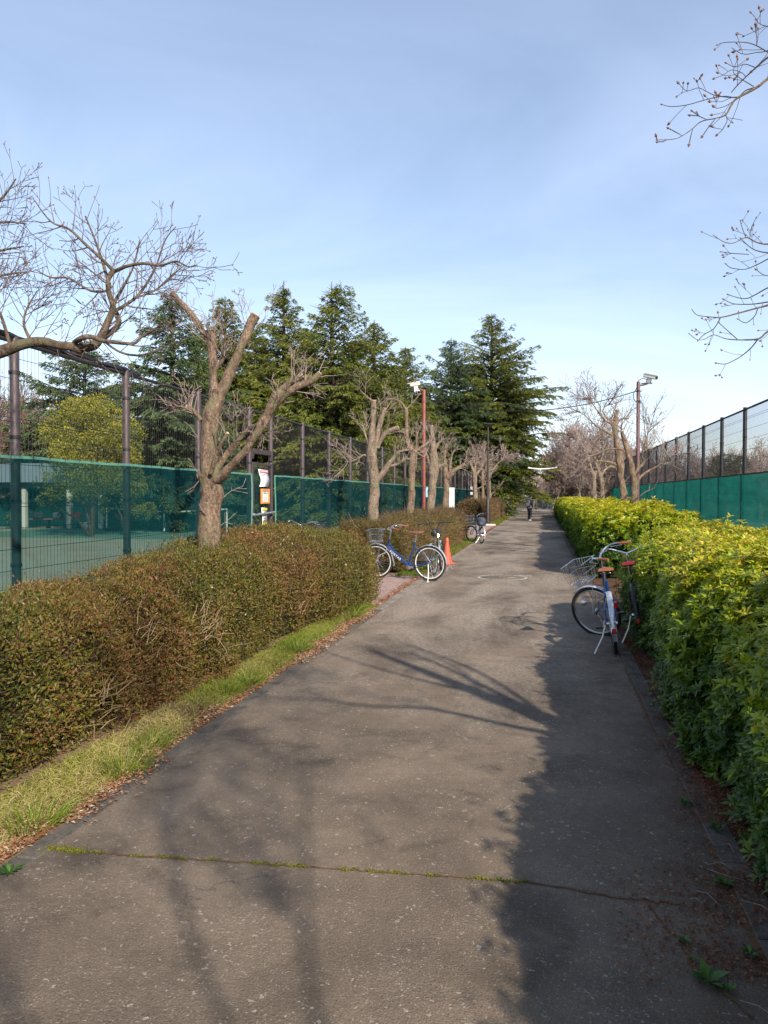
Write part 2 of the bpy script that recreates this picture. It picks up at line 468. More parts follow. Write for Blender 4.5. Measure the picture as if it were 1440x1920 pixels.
def mesh(name, V, F, mats, parent=None, fm=None, rnd=None, smooth=False):
    """V (n,3); F list of (m,k) arrays; fm material index per face array"""
    me = bpy.data.meshes.new(name)
    V = np.asarray(V, dtype=np.float32).reshape(-1, 3)
    F = [np.asarray(f, dtype=np.int32) for f in F if len(f)]
    nl = sum(f.size for f in F)
    nf = sum(f.shape[0] for f in F)
    me.vertices.add(len(V))
    me.vertices.foreach_set('co', V.ravel())
    me.loops.add(nl)
    me.loops.foreach_set('vertex_index', np.concatenate([f.ravel() for f in F]))
    me.polygons.add(nf)
    tot = np.concatenate([np.full(f.shape[0], f.shape[1], dtype=np.int32) for f in F])
    st = np.concatenate([[0], np.cumsum(tot)[:-1]]).astype(np.int32)
    me.polygons.foreach_set('loop_start', st)
    me.polygons.foreach_set('loop_total', tot)
    if fm is not None:
        mi = np.concatenate([np.full(f.shape[0], i, dtype=np.int32) if np.isscalar(i) else np.asarray(i, dtype=np.int32) for f, i in zip(F, fm)])
        me.polygons.foreach_set('material_index', mi)
    me.polygons.foreach_set('use_smooth', np.full(nf, bool(smooth)))
    if rnd is not None:
        a = me.attributes.new('rnd', 'FLOAT', 'POINT')
        a.data.foreach_set('value', np.asarray(rnd, dtype=np.float32))
    me.update(calc_edges=True)
    if not isinstance(mats, (list, tuple)):
        mats = [mats]
    for m in mats:
        me.materials.append(m)
    o = bpy.data.objects.new(name, me)
    COL.objects.link(o)
    if parent is not None:
        o.parent = parent
    return o


class MB:
    def __init__(s):
        s.V, s.F, s.M, s.n = [], [], [], 0

    def add(s, V, F, m=0):
        V = np.asarray(V, dtype=float).reshape(-1, 3)
        for f in F:
            f = np.asarray(f)
            if len(f):
                s.F.append(f + s.n); s.M.append(m)
        s.V.append(V); s.n += len(V)
        return s

    def box(s, c, d, rot=None, m=0, bev=0.0):
        x, y, z = d[0] / 2, d[1] / 2, d[2] / 2
        if bev > 0:
            b = min(bev, x * .9, y * .9, z * .9)
            pts = []
            for sx in (-1, 1):
                for sy in (-1, 1):
                    for sz in (-1, 1):
                        pts += [(sx * x, sy * (y - b), sz * (z - b)), (sx * (x - b), sy * y, sz * (z - b)), (sx * (x - b), sy * (y - b), sz * z)]
            V = np.array(pts)
            import bmesh
            bm = bmesh.new()
            vs = [bm.verts.new(p) for p in pts]
            r = bmesh.ops.convex_hull(bm, input=vs)
            bmesh.ops.dissolve_limit(bm, angle_limit=0.01, verts=bm.verts[:], edges=bm.edges[:])
            bm.verts.index_update()
            V = np.array([v.co[:] for v in bm.verts])
            byn = {}
            for f in bm.faces:
                byn.setdefault(len(f.verts), []).append([v.index for v in f.verts])
            bm.free()
            Fs = [np.array(v) for v in byn.values()]
        else:
            V = np.array([(-x, -y, -z), (x, -y, -z), (x, y, -z), (-x, y, -z), (-x, -y, z), (x, -y, z), (x, y, z), (-x, y, z)])
            Fs = [np.array([(0, 3, 2, 1), (4, 5, 6, 7), (0, 1, 5, 4), (1, 2, 6, 5), (2, 3, 7, 6), (3, 0, 4, 7)])]
        if rot is not None:
            V = V @ np.array(rot.to_3x3()).T
        return s.add(V + np.array(c[:]), Fs, m)

    def tube(s, P, Rr, k=8, caps=True, m=0, closed=False):
        P = np.array([tuple(p) for p in P], dtype=float)
        n = len(P)
        Rr = np.full(n, Rr) if np.isscalar(Rr) else np.array(Rr, dtype=float)
        if closed:
            T = np.roll(P, -1, 0) - np.roll(P, 1, 0)
        else:
            T = np.gradient(P, axis=0)
        T /= np.linalg.norm(T, axis=1, keepdims=True) + 1e-12
        u = np.cross(T[0], (0.0, 0.0, 1.0))
        if np.linalg.norm(u) < 0.1:
            u = np.cross(T[0], (1.0, 0, 0))
        U = np.zeros_like(P)
        for i in range(n):
            u = u - T[i] * np.dot(u, T[i])
            u /= np.linalg.norm(u) + 1e-12
            U[i] = u
        Wv = np.cross(T, U)
        a = np.linspace(0, 2 * np.pi, k, endpoint=False)
        V = P[:, None, :] + Rr[:, None, None] * (np.cos(a)[None, :, None] * U[:, None, :] + np.sin(a)[None, :, None] * Wv[:, None, :])
        V = V.reshape(-1, 3)
        i = np.arange(n if closed else n - 1)[:, None]
        j = np.arange(k)[None, :]
        i2 = (i + 1) % n
        j2 = (j + 1) % k
        Q = np.stack([i * k + j, i * k + j2, i2 * k + j2, i2 * k + j], -1).reshape(-1, 4)
        Fs = [Q]
        if caps and not closed:
            Fs.append(np.array([list(range(k))[::-1]])); Fs.append(np.array([[(n - 1) * k + q for q in range(k)]]))
        return s.add(V, Fs, m)

    def lathe(s, prof, k=16, c=(0, 0, 0), m=0, axis='z'):
        prof = np.array(prof, dtype=float)
        a = np.linspace(0, 2 * np.pi, k, endpoint=False)
        V = np.stack([prof[:, 0][:, None] * np.cos(a), prof[:, 0][:, None] * np.sin(a), np.repeat(prof[:, 1][:, None], k, 1)], -1).reshape(-1, 3)
        if axis == 'y':
            V = V[:, [0, 2, 1]]
        elif axis == 'x':
            V = V[:, [2, 0, 1]]
        n = len(prof)
        i = np.arange(n - 1)[:, None]; j = np.arange(k)[None, :]; j2 = (j + 1) % k
        Q = np.stack([i * k + j, i * k + j2, (i + 1) * k + j2, (i + 1) * k + j], -1).reshape(-1, 4)
        return s.add(V + np.array(c), [Q, np.array([list(range(k))[::-1]]), np.array([[(n - 1) * k + q for q in range(k)]])], m)

    def build(s, name, mats, parent=None, smooth=True, rnd=None):
        if not s.V:
            return None
        o = mesh(name, np.concatenate(s.V), s.F, mats, parent, s.M, rnd, smooth)
        if smooth:
            try:
                o.data.set_sharp_from_angle(angle=R_(40))
            except Exception:
                pass
        return o


def multi_tubes(polys, k):
    """many branch polylines [(pts, radii)] in one go"""
    if not polys:
        return np.zeros((0, 3)), []
    P = np.array([tuple(p) for pl in polys for p in pl[0]])
    Rr = np.array([r for pl in polys for r in pl[1]])
    ln = np.array([len(pl[0]) for pl in polys])
    st = np.concatenate([[0], np.cumsum(ln)[:-1]])
    first = np.zeros(len(P), bool); first[st] = True
    last = np.zeros(len(P), bool); last[st + ln - 1] = True
    nx = np.where(last, np.arange(len(P)), np.minimum(np.arange(len(P)) + 1, len(P) - 1))
    pv = np.where(first, np.arange(len(P)), np.maximum(np.arange(len(P)) - 1, 0))
    T = P[nx] - P[pv]
    T /= np.linalg.norm(T, axis=1, keepdims=True) + 1e-12
    U = np.cross(T, np.array([0.31, 0.93, 0.21]))
    U /= np.linalg.norm(U, axis=1, keepdims=True) + 1e-9
    Vv = np.cross(T, U)
    a = np.linspace(0, 2 * np.pi, k, endpoint=False)
    X = P[:, None, :] + Rr[:, None, None] * (np.cos(a)[None, :, None] * U[:, None] + np.sin(a)[None, :, None] * Vv[:, None])
    idx = np.arange(len(P))[~last]
    j = np.arange(k); j2 = (j + 1) % k
    Q = np.stack([idx[:, None] * k + j, idx[:, None] * k + j2, (idx[:, None] + 1) * k + j2, (idx[:, None] + 1) * k + j], -1).reshape(-1, 4)
    return X.reshape(-1, 3), [Q]


def unit(a):
    return a / (np.linalg.norm(a, axis=-1, keepdims=True) + 1e-9)


def leaves(P, D, Nn, L, Wd, fold=0.25, droop=0.1, fine=False):
    """kite leaves; fine=True gives a curled five-point leaf"""
    D = unit(D)
    Sd = unit(np.cross(D, Nn))
    Nn = np.cross(Sd, D)
    L = L[:, None]; Wd = Wd[:, None]
    n = len(P)
    if not fine:
        V = np.stack([P, P + D * L * .5 + Sd * Wd + Nn * Wd * fold, P + D * L - Nn * L * droop, P + D * L * .5 - Sd * Wd + Nn * Wd * fold], 1)
        b = np.arange(n)[:, None] * 4
        return V.reshape(-1, 3), [np.concatenate([b + [0, 1, 2], b + [0, 2, 3]])], 4
    M = P + D * L * .55 + Nn * L * .03
    V = np.stack([P, P + D * L * .50 + Sd * Wd + Nn * Wd * fold, P + D * L - Nn * L * droop, P + D * L * .50 - Sd * Wd + Nn * Wd * fold, M], 1)
    b = np.arange(n)[:, None] * 5
    return V.reshape(-1, 3), [np.concatenate([b + [0, 1, 4], b + [4, 1, 2], b + [0, 4, 3], b + [4, 2, 3]])], 5


def rvec(n):
    v = RNG.normal(size=(n, 3))
    return unit(v)


def lump(P, freq, seed, comps=7):
    r = np.random.default_rng(seed)
    s = 0
    for _ in range(comps):
        k = r.normal(size=3) * freq
        s = s + np.sin(P @ k + r.uniform(0, 6.28))
    return s / math.sqrt(comps)


# ------------------------------------------------------------------ ground, path, kerbs
def sheet(name, x0, x1, y0, y1, z, m, kind='structure', nx=1, ny=1, jit=0.0, thick=0.0):
    xs = np.linspace(x0, x1, nx + 1); ys = np.linspace(y0, y1, ny + 1)
    V = np.array([(x, y, z) for y in ys for x in xs])
    if jit:
        V[:, 0] += RNG.normal(size=len(V)) * jit
    F = np.array([(j * (nx + 1) + i, j * (nx + 1) + i + 1, (j + 1) * (nx + 1) + i + 1, (j + 1) * (nx + 1) + i) for j in range(ny) for i in range(nx)])
    o = mesh(name, V, [F], m)
    if kind: o['kind'] = kind
    return o


PL, PR = -2.24, 0.78
sheet('ground', -350, 350, -60, 600, -0.02, M_SOIL)
sheet('path', PL, PR, -8, 92, 0.0, M_ASPH)
sheet('cross_path', -14, 30, 88.2, 97, -0.004, M_ASPH)


def kerb(name, x0, x1, y0, y1, z, m, seg=0.6, gap=0.008):
    b = MB()
    y = y0
    while y < y1:
        L = min(seg, y1 - y)
        b.box(((x0 + x1) / 2 + random.gauss(0, .003), y + L / 2, z / 2 - .05 + random.gauss(0, .002)), (x1 - x0, L - gap, z + .1), Matrix.Rotation(random.gauss(0, .004), 3, 'Z'), 0, .006)
        y += L
    o = b.build(name, m, None, False)
    o['kind'] = 'structure'
    return o


kerb('left_kerb', PL - .115, PL - .004, -6, 10.6, 0.006, M_KERBD)
kerb('left_far_kerb', PL - .115, PL - .004, 10.6, 80, 0.014, M_KERB, 2.0)
kerb('right_kerb', PR + .004, PR + .125, -6, 64, 0.010, M_KERBD)
sheet('left_verge', PL - 3.2, PL - .117, -6, 86, -0.006, M_VERGE)
sheet('right_verge', PR + .127, PR + 3.6, -6, 64, -0.006, ground_mat('leaf_mould', [(0.05, 0.028, 0.018), (0.11, 0.058, 0.034), (0.16, 0.085, 0.05)], 5, 60))
sheet('brick_pavement', -5.0, PL - .117, 10.9, 15.3, 0.004, M_BRICK)
sheet('far_brick_pavement', -5.0, PL - .117, 28.8, 41.0, 0.004, M_BRICK)
sheet('court_ground', -60, -5.1, 2, 75, -0.008, M_COURT)
sheet('court_green_apron', -8.6, -6.6, 3, 56, -0.003, M_COURTG)
sheet('court_playing_surface', -24.0, -13.6, 26, 50, -0.003, M_COURTG)
sheet('right_court_ground', 4.2, 50, 2, 50, -0.008, M_COURT)

# expansion joint across the path, and a branching crack
def crack(name, pts, wid):
    V, F = [], []
    P = []
    for (a, b) in zip(pts[:-1], pts[1:]):
        n = max(2, int((Vector(b) - Vector(a)).length / 0.03))
        for i in range(n):
            P.append(Vector(a).lerp(Vector(b), i / n) + Vector((random.gauss(0, .004), random.gauss(0, .004))))
    for i, p in enumerate(P):
        q = P[min(i + 1, len(P) - 1)] - P[max(i - 1, 0)]
        q = Vector((-q.y, q.x)).normalized()
        h = wid * random.uniform(.35, 1)
        V += [(p.x + q.x * h, p.y + q.y * h, .0045), (p.x - q.x * h, p.y - q.y * h, .0045)]
    F = [(2 * i, 2 * i + 1, 2 * i + 3, 2 * i + 2) for i in range(len(P) - 1)]
    o = mesh(name, V, [np.array(F)], M_LITTERG)
    o['kind'] = 'structure'
    return P


M_LITTERG = ground_mat('rusty_dirt', [(0.10, 0.055, 0.03), (0.17, 0.095, 0.055), (0.14, 0.10, 0.045)], 12, 80, .5)
j_pts = [G(*p).xy for p in ((95, 1592), (250, 1606), (420, 1616), (600, 1628), (800, 1642), (1000, 1656), (1150, 1682), (1300, 1698))]
crack('kerb_dirt', [Vector((PR + .006 + .012 * math.sin(y * 1.7), y)) for y in np.arange(-1, 30, .5)], .026)
c1 = crack('expansion_joint', j_pts, .008)
c2 = crack('pavement_crack', [G(*p).xy for p in ((1208, 1686), (1235, 1722), (1275, 1765), (1300, 1810), (1340, 1850), (1385, 1885), (1420, 1925))], .009)

# moss in the joint
P = []
for i, p in enumerate(c1):
    f = i / len(c1)
    g = math.sin(f * 37) + math.sin(f * 91 + 1)
    if f < .78 and g > -.35:
        for _ in range(26):
            P.append((p.x + random.gauss(0, .012), p.y + random.gauss(0, .007), .004))
    if f < .06:
        for _ in range(60):
            P.append((p.x + random.gauss(0, .03), p.y + random.gauss(0, .016), .004))
P = np.array(P)
D = rvec(len(P)); D[:, 2] = abs(D[:, 2]) * .8 + .1
V, F, k = leaves(P, D, rvec(len(P)), RNG.uniform(.005, .011, len(P)), RNG.uniform(.002, .004, len(P)))
o = mesh('moss', V, F, M_MOSS, rnd=np.repeat(RNG.random(len(P)), k)); props(o, 'yellow green moss growing in the expansion joint across the path', 'moss', kind='stuff')

# painted ring round a utility cover
c = G(942, 1083)
b = MB()
for i in range(72):
    if random.random() < .18:
        continue
    a0, a1 = i / 72 * 6.2832, (i + 1.02) / 72 * 6.2832
    for aa, ab in ((a0, a1),):
        V = [(c.x + r * math.cos(a), c.y + r * math.sin(a), .0045) for a in (aa, ab) for r in (.448, .492 + random.uniform(0, .012))]
        b.add(V, [np.array([(0, 1, 3, 2)])])
b.build('painted_ring', M_PWHITE, None, False)['kind'] = 'structure'
mc = thing('manhole_cover', 'round iron cover inside a painted ring on the path', 'manhole cover', (c.x - .2, c.y, 0))
b = MB(); b.lathe([(.0, .0045), (.17, .0045), (.17, -.02)], 28); b.build('lid', M_COVER, mc)
b = MB(); b.lathe([(.178, -.02), (.178, .0035), (.21, .0035), (.21, -.02)], 28); b.build('rim', M_KERBD, mc)
b = MB()
for (ox, oy, lx) in ((.0, .1, .14), (.28, .05, .12), (.55, .42, .24)):
    b.box((c.x - .2 + ox + .1, c.y + oy, .003), (lx, .025, .003))
b.build('painted_mark', M_PWHITE, None, False)['kind'] = 'structure'


# ------------------------------------------------------------------ hedges
def section(xf, xb, h, n=5.0, K=160):
    a = np.linspace(-0.22, np.pi + 0.22, K)
    xc, hw = (xf + xb) / 2, abs(xb - xf) / 2
    cx, sx = np.cos(a), np.sin(a)
    X = xc + hw * np.sign(cx) * np.abs(cx) ** (2 / n)
    zc = h * .42
    Z = zc + (h - zc) * np.sign(sx) * np.abs(sx) ** (2 / n)
    Z = np.where(sx < 0, zc + zc * sx / .23, Z)
    return X, Z


def hedge(name, label, y0, y1, xn, xw, hh, mats, dens, Lr, Wr, style, seed, group=None, lodY=None, path_side=1, twigs=0, nsec=4.5, capn=1.0, tint=0.0):
    """xn(y) edge nearest +x, xw(y) other edge; hh(y) height."""
    t = thing(name, label, 'hedge', ((xn((y0 + y1) / 2) + xw((y0 + y1) / 2)) / 2, (y0 + y1) / 2, 0), 0, group)
    off = np.array(t.location[:])
    # surface samples
    ysl = np.linspace(y0, y1, max(4, int((y1 - y0) / .5)))
    P_, N_, H_ = [], [], []
    tx = np.array([section(xn(y), xw(y), hh(y), nsec) for y in ysl])      # (m,2,K)
    per = np.mean([np.sum(np.hypot(np.diff(s[0]), np.diff(s[1]))) for s in tx])
    area = per * (y1 - y0)
    # sample count by distance from the camera
    if lodY is None:
        lodY = lambda y: 1.0
    yy = RNG.uniform(y0, y1, int(area * dens))
    keep = RNG.random(len(yy)) < np.array([lodY(v) for v in yy]) if callable(lodY) else np.ones(len(yy), bool)
    yy = yy[keep]
    fi = (yy - y0) / (y1 - y0) * (len(ysl) - 1)
    i0 = np.clip(fi.astype(int), 0, len(ysl) - 2); fr = fi - i0
    arc = np.concatenate([[0], np.cumsum(np.hypot(np.diff(tx[0][0]), np.diff(tx[0][1])))])
    s = RNG.uniform(0, arc[-1], len(yy))
    ki = np.clip(np.searchsorted(arc, s) - 1, 0, len(arc) - 2)
    kf = (s - arc[ki]) / (arc[ki + 1] - arc[ki] + 1e-9)

    def samp(ii):
        A = tx[ii, :, ki]; B = tx[ii, :, ki + 1]
        return A + (B - A) * kf[:, None], unit(B - A)
    A, TA = samp(i0); B, TB = samp(i0 + 1)
    XZ = A + (B - A) * fr[:, None]
    TT = unit(TA + TB)
    # end rounding
    e = np.minimum(yy - y0, y1 - yy)
    rr = .35
    sh = np.where(e < rr, 1 - (1 - e / rr) ** 2 * .16, 1.0)
    cxm = np.array([(xn(v) + xw(v)) / 2 for v in yy])
    XZ = np.stack([cxm + (XZ[:, 0] - cxm) * sh, XZ[:, 1] * sh], 1)
    Pt = np.stack([XZ[:, 0], yy, XZ[:, 1]], 1)
    Nr = np.stack([TT[:, 1], np.zeros(len(yy)), -TT[:, 0]], 1)
    Nr[:, 1] = np.where(yy - y0 < rr, -(1 - (yy - y0) / rr), np.where(y1 - yy < rr, (1 - (y1 - yy) / rr), 0)) * .8
    Nr = unit(Nr)
    # ends
    for ye, sg in ((y0, -1), (y1, 1)):
        X, Z = section(xn(ye), xw(ye), hh(ye), nsec)
        na = int(abs(xn(ye) - xw(ye)) * hh(ye) * dens * capn * (lodY(ye) if callable(lodY) else 1))
        kk = RNG.integers(0, len(X), na)
        ro = np.sqrt(RNG.random(na)) * .84
        cxe = (xn(ye) + xw(ye)) / 2
        Q = np.stack([cxe + (X[kk] - cxe) * ro, ye - sg * .05 + sg * .05 * (1 - ro ** 3), hh(ye) * .4 + (Z[kk] - hh(ye) * .4) * ro], 1)
        Pt = np.concatenate([Pt, Q]); Nr = np.concatenate([Nr, np.repeat([[0, sg, 0.15]], na, 0)])
    Nr = unit(Nr)
    H = np.array([hh(v) for v in Pt[:, 1]])
    l1 = lump(Pt, 2.6, seed); l2 = lump(Pt, 8.0, seed + 1); l3 = lump(Pt, 22.0, seed + 2)
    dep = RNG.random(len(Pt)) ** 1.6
    sprig = (RNG.random(len(Pt)) < .06) * RNG.random(len(Pt)) * .12
    disp = l1 * .045 + l2 * .042 + l3 * .026 - dep * .16 + sprig
    hole = (lump(Pt, 3.6, seed + 9) > (.85 if style != 'whorl' else 1.15)) & (RNG.random(len(Pt)) < (.72 if style != 'whorl' else .35))
    disp = np.where(hole, disp - .12, disp)
    Pt = Pt + Nr * disp[:, None]
    Pt[:, 2] = np.maximum(Pt[:, 2], .02)
    zr = Pt[:, 2] / H
    Po = Pt - off
    mleaf, mtwig, mcore = mats
    if style == 'whorl':
        nl = 7
        n = len(Po)
        ax = unit(Nr * .75 + np.array([0, -.05, .65]) + RNG.normal(size=(n, 3)) * .35)
        u = unit(np.cross(ax, rvec(n))); v = np.cross(ax, u)
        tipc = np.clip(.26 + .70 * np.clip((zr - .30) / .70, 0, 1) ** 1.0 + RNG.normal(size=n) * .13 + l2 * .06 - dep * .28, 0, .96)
        far = np.clip((Pt[:, 1] - 9) / 20, 0, 1)
        PP, DD, NN, LL, WW, CC = [], [], [], [], [], []
        for q in range(nl):
            a = q / nl * 6.283 + RNG.uniform(0, .9, n)
            rad = np.cos(a)[:, None] * u + np.sin(a)[:, None] * v
            el = RNG.uniform(.15, 1.0, n)[:, None]
            d = unit(rad + ax * el)
            PP.append(Po + ax * RNG.uniform(-.01, .012, n)[:, None]); DD.append(d); NN.append(ax + RNG.normal(size=(n, 3)) * .15)
            LL.append(RNG.uniform(*Lr, n) * (1 + far * .9)); WW.append(RNG.uniform(*Wr, n) * (1 + far * .9))
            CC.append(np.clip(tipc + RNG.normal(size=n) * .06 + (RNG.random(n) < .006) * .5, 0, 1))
        PP, DD, NN, LL, WW, CC = map(np.concatenate, (PP, DD, NN, LL, WW, CC))
        near = PP[:, 1] + off[1] < 11
        for msk, fn, nm in ((near, True, 'foliage'), (~near, False, 'foliage')):
            if msk.sum() < 10:
                continue
            V, F, k = leaves(PP[msk], DD[msk], NN[msk], LL[msk], WW[msk], .3, .16, fn)
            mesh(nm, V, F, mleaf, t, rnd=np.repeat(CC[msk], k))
    else:
        n = len(Po)
        far = np.clip((Pt[:, 1] - 8) / 22, 0, 1.4)
        D = unit(Nr * .5 + np.array([0, 0, .45]) + rvec(n) * .9)
        l4 = lump(Pt, 1.3, seed + 5)
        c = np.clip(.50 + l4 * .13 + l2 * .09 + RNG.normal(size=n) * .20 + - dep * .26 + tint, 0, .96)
        c = np.where(RNG.random(n) < .0016, 1.0, c)
        V, F, k = leaves(Po, D, rvec(n), RNG.uniform(*Lr, n) * (1 + far), RNG.uniform(*Wr, n) * (1 + far), .3, .1)
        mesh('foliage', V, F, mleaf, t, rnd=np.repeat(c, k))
    if twigs:
        m = int(area * twigs)
        pk = RNG.integers(0, len(Po), m)
        A0 = Po[pk] - Nr[pk] * RNG.uniform(.02, .12, m)[:, None]
        Dd = unit(Nr[pk] * .55 + np.array([0, 0, .35]) + rvec(m) * .75)
        Lg = (RNG.uniform(.05, .15, m) + (RNG.random(m) < .06) * RNG.uniform(.05, .2, m)) * (1 + np.clip((Pt[pk, 1] - 8) / 30, 0, 1))
        bend = rvec(m) * .3
        rad = RNG.uniform(.0008, .0022, m) * (1 + np.clip((Pt[pk, 1] - 8) / 12, 0, 2))
        pl = []
        for i in range(m):
            a = A0[i]; d = Dd[i] * Lg[i]
            pl.append(((a, a + d * .5, a + d + bend[i] * Lg[i]), (rad[i], rad[i] * .8, rad[i] * .3)))
        V, F = multi_tubes(pl, 3)
        mesh('twigs', V, F, mtwig, t, rnd=np.repeat(RNG.random(m), 9))
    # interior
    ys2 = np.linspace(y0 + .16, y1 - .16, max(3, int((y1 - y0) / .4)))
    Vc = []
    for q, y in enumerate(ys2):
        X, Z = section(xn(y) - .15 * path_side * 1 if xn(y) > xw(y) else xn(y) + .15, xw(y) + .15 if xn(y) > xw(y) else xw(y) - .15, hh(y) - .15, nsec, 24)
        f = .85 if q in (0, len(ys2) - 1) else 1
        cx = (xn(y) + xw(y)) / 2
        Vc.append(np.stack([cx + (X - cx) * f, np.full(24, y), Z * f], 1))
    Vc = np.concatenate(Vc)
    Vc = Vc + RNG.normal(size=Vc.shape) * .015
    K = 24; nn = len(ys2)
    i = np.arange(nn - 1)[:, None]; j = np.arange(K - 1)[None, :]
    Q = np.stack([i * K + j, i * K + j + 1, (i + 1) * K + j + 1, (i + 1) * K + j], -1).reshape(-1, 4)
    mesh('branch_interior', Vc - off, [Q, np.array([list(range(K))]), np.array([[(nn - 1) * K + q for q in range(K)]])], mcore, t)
    return t


def smooth(a, b, x):
    x = min(1, max(0, (x - a) / (b - a)))
    return x * x * (3 - 2 * x)


lod = lambda y: 1.0 if y < 7 else max(.12, (7.0 / y) ** 1.25)
G_L, G_R = 'clipped hedges on the left of the path', 'evergreen hedges on the right of the path'
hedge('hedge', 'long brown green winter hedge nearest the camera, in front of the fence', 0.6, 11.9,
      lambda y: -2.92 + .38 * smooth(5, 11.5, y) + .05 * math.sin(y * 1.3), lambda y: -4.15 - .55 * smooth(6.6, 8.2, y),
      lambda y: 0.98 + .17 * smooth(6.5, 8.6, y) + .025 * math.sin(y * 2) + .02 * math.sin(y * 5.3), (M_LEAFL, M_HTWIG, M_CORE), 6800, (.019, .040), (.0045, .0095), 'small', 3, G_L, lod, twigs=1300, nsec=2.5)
_h = [o for o in COL.objects if o.get('category') == 'hedge'][0]
_pl = []
for (cx_, cy_, cz_, k_) in ((-2.83, 6.1, .45, 46), (-2.88, 4.6, .22, 22), (-2.8, 5.0, .60, 16), (-2.75, 8.4, .35, 18)):
    for _ in range(k_):
        p = Vector((cx_ + random.gauss(0, .03), cy_ + random.gauss(0, .12), cz_ + random.gauss(0, .09))) - _h.location
        d = Vector((random.gauss(.25, .15), random.gauss(.2, .7), random.gauss(.35, .5))).normalized() * random.uniform(.07, .24)
        _pl.append(([p, p + d * .5 + Vector((random.gauss(0, .01), random.gauss(0, .01), .01)), p + d], [.0026, .002, .001]))
V, F = multi_tubes(_pl, 4)
mesh('dead_branches', V, F, M_HTWIG, _h, rnd=np.full(len(V), .97))
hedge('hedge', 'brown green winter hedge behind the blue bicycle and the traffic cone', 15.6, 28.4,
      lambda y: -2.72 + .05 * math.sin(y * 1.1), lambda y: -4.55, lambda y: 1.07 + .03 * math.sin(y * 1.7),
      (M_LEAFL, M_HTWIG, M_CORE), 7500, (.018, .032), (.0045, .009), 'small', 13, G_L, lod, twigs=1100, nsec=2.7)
hedge('hedge', 'far reddish brown hedge beginning beside the dark lamp post', 42.0, 80.0,
      lambda y: -2.95 + .08 * math.sin(y * .8), lambda y: -4.7, lambda y: 1.32 + .05 * math.sin(y * .9),
      (M_LEAFL3, M_HTWIG, M_CORE), 2600, (.018, .032), (.005, .009), 'small', 23, G_L, lambda y: max(.3, 40 / y * .6), twigs=150, nsec=3.2)
lodr = lambda y: .45 if y < 1.5 else 1.0 if y < 5.5 else max(.13, (5.5 / y) ** 1.1)
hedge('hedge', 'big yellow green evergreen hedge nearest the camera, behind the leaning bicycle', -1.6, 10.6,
      lambda y: 2.75, lambda y: 1.02 - .09 * (1 - smooth(3.5, 6.5, y)) + .05 * math.sin(y * 1.9), lambda y: 1.23 + .03 * math.sin(y * 1.4) + .22 * (1 - smooth(.2, 3.4, y)),  # unseen end by the camera made taller to widen its shadow on the path
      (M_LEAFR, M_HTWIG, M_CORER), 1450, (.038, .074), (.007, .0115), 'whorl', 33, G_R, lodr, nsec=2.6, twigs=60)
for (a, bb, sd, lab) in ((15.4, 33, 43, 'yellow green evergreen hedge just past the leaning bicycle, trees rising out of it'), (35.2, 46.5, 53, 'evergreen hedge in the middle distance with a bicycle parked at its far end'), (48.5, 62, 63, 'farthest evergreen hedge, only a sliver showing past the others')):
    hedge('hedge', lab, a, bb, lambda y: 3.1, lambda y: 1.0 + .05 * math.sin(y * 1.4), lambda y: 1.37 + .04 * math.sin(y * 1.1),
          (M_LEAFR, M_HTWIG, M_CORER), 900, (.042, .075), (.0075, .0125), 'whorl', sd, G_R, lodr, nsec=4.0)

# ------------------------------------------------------------------ verge grass, litter, weeds
def blades(name, P, D, L, Wd, c, mat_, label, cat):
    """two-segment arching blades"""
    n = len(P)
    D = unit(D); S_ = unit(np.cross(D, rvec(n)))
    L = L[:, None]; Wd = Wd[:, None]
    dn = np.array([0, 0, -1.0])
    m1 = P + D * L * .55
    hd = D.copy(); hd[:, 2] = 0; hd = unit(hd)
    t1 = m1 + unit(D * .55 + hd * .75 + dn * .15) * L * .5
    V = np.stack([P - S_ * Wd, P + S_ * Wd, m1 + S_ * Wd * .8, m1 - S_ * Wd * .8, t1], 1).reshape(-1, 3)
    b = np.arange(n)[:, None] * 5
    o = mesh(name, V, [b + [0, 1, 2, 3], b + [3, 2, 4]], mat_, rnd=np.repeat(c, 5))
    return props(o, label, cat, kind='stuff')


n = 52000
y = RNG.uniform(1.0, 11.0, n)
ed = -2.40 - RNG.random(n) ** .9 * .48
P = np.stack([ed, y, np.zeros(n)], 1)
dn = lump(P * [1.2, 1, 1], 1.6, 5) + lump(P, 5, 6) * .6 + (ed < -2.5) * .5
k_ = dn > RNG.normal(size=n) * .45 + .15 + np.where(ed > -2.46, .6, 0)
P = P[k_]; n = len(P)
D = rvec(n) * .75; D[:, 2] = RNG.uniform(.4, 1.0, n); D[:, 0] += .25
cc = np.clip(.60 + lump(P, 2.2, 8) * .22 + RNG.normal(size=n) * .18, 0, 1)
blades('grass', P, D, RNG.uniform(.025, .085, n), RNG.uniform(.0012, .0026, n), cc, M_GRASS, 'straggly green and straw coloured grass along the left kerb', 'grass')
# tufts
P, D = [], []
for (tx_, ty_) in ((-2.42, 4.05), (-2.5, 4.5), (-2.55, 5.9), (-2.5, 6.2), (-2.44, 2.6), (-2.52, 7.6), (-2.48, 9.9), (-2.55, 10.3), (-2.6, 10.5), (-2.46, 3.3)):
    for _ in range(150):
        a = random.uniform(0, 6.28); r = random.random() ** .7 * .10
        P.append((tx_ + r * math.cos(a), ty_ + r * 1.6 * math.sin(a), 0)); D.append((math.cos(a) * .5 + .25, math.sin(a) * .5, random.uniform(.5, 1)))
P = np.array(P); D = np.array(D); n = len(P)
blades('grass_tufts', P, D, RNG.uniform(.09, .21, n), RNG.uniform(.0014, .003, n), np.clip(RNG.normal(size=n) * .2 + .3, 0, 1), M_GRASS, 'bright green grass tufts leaning over the left kerb', 'grass')
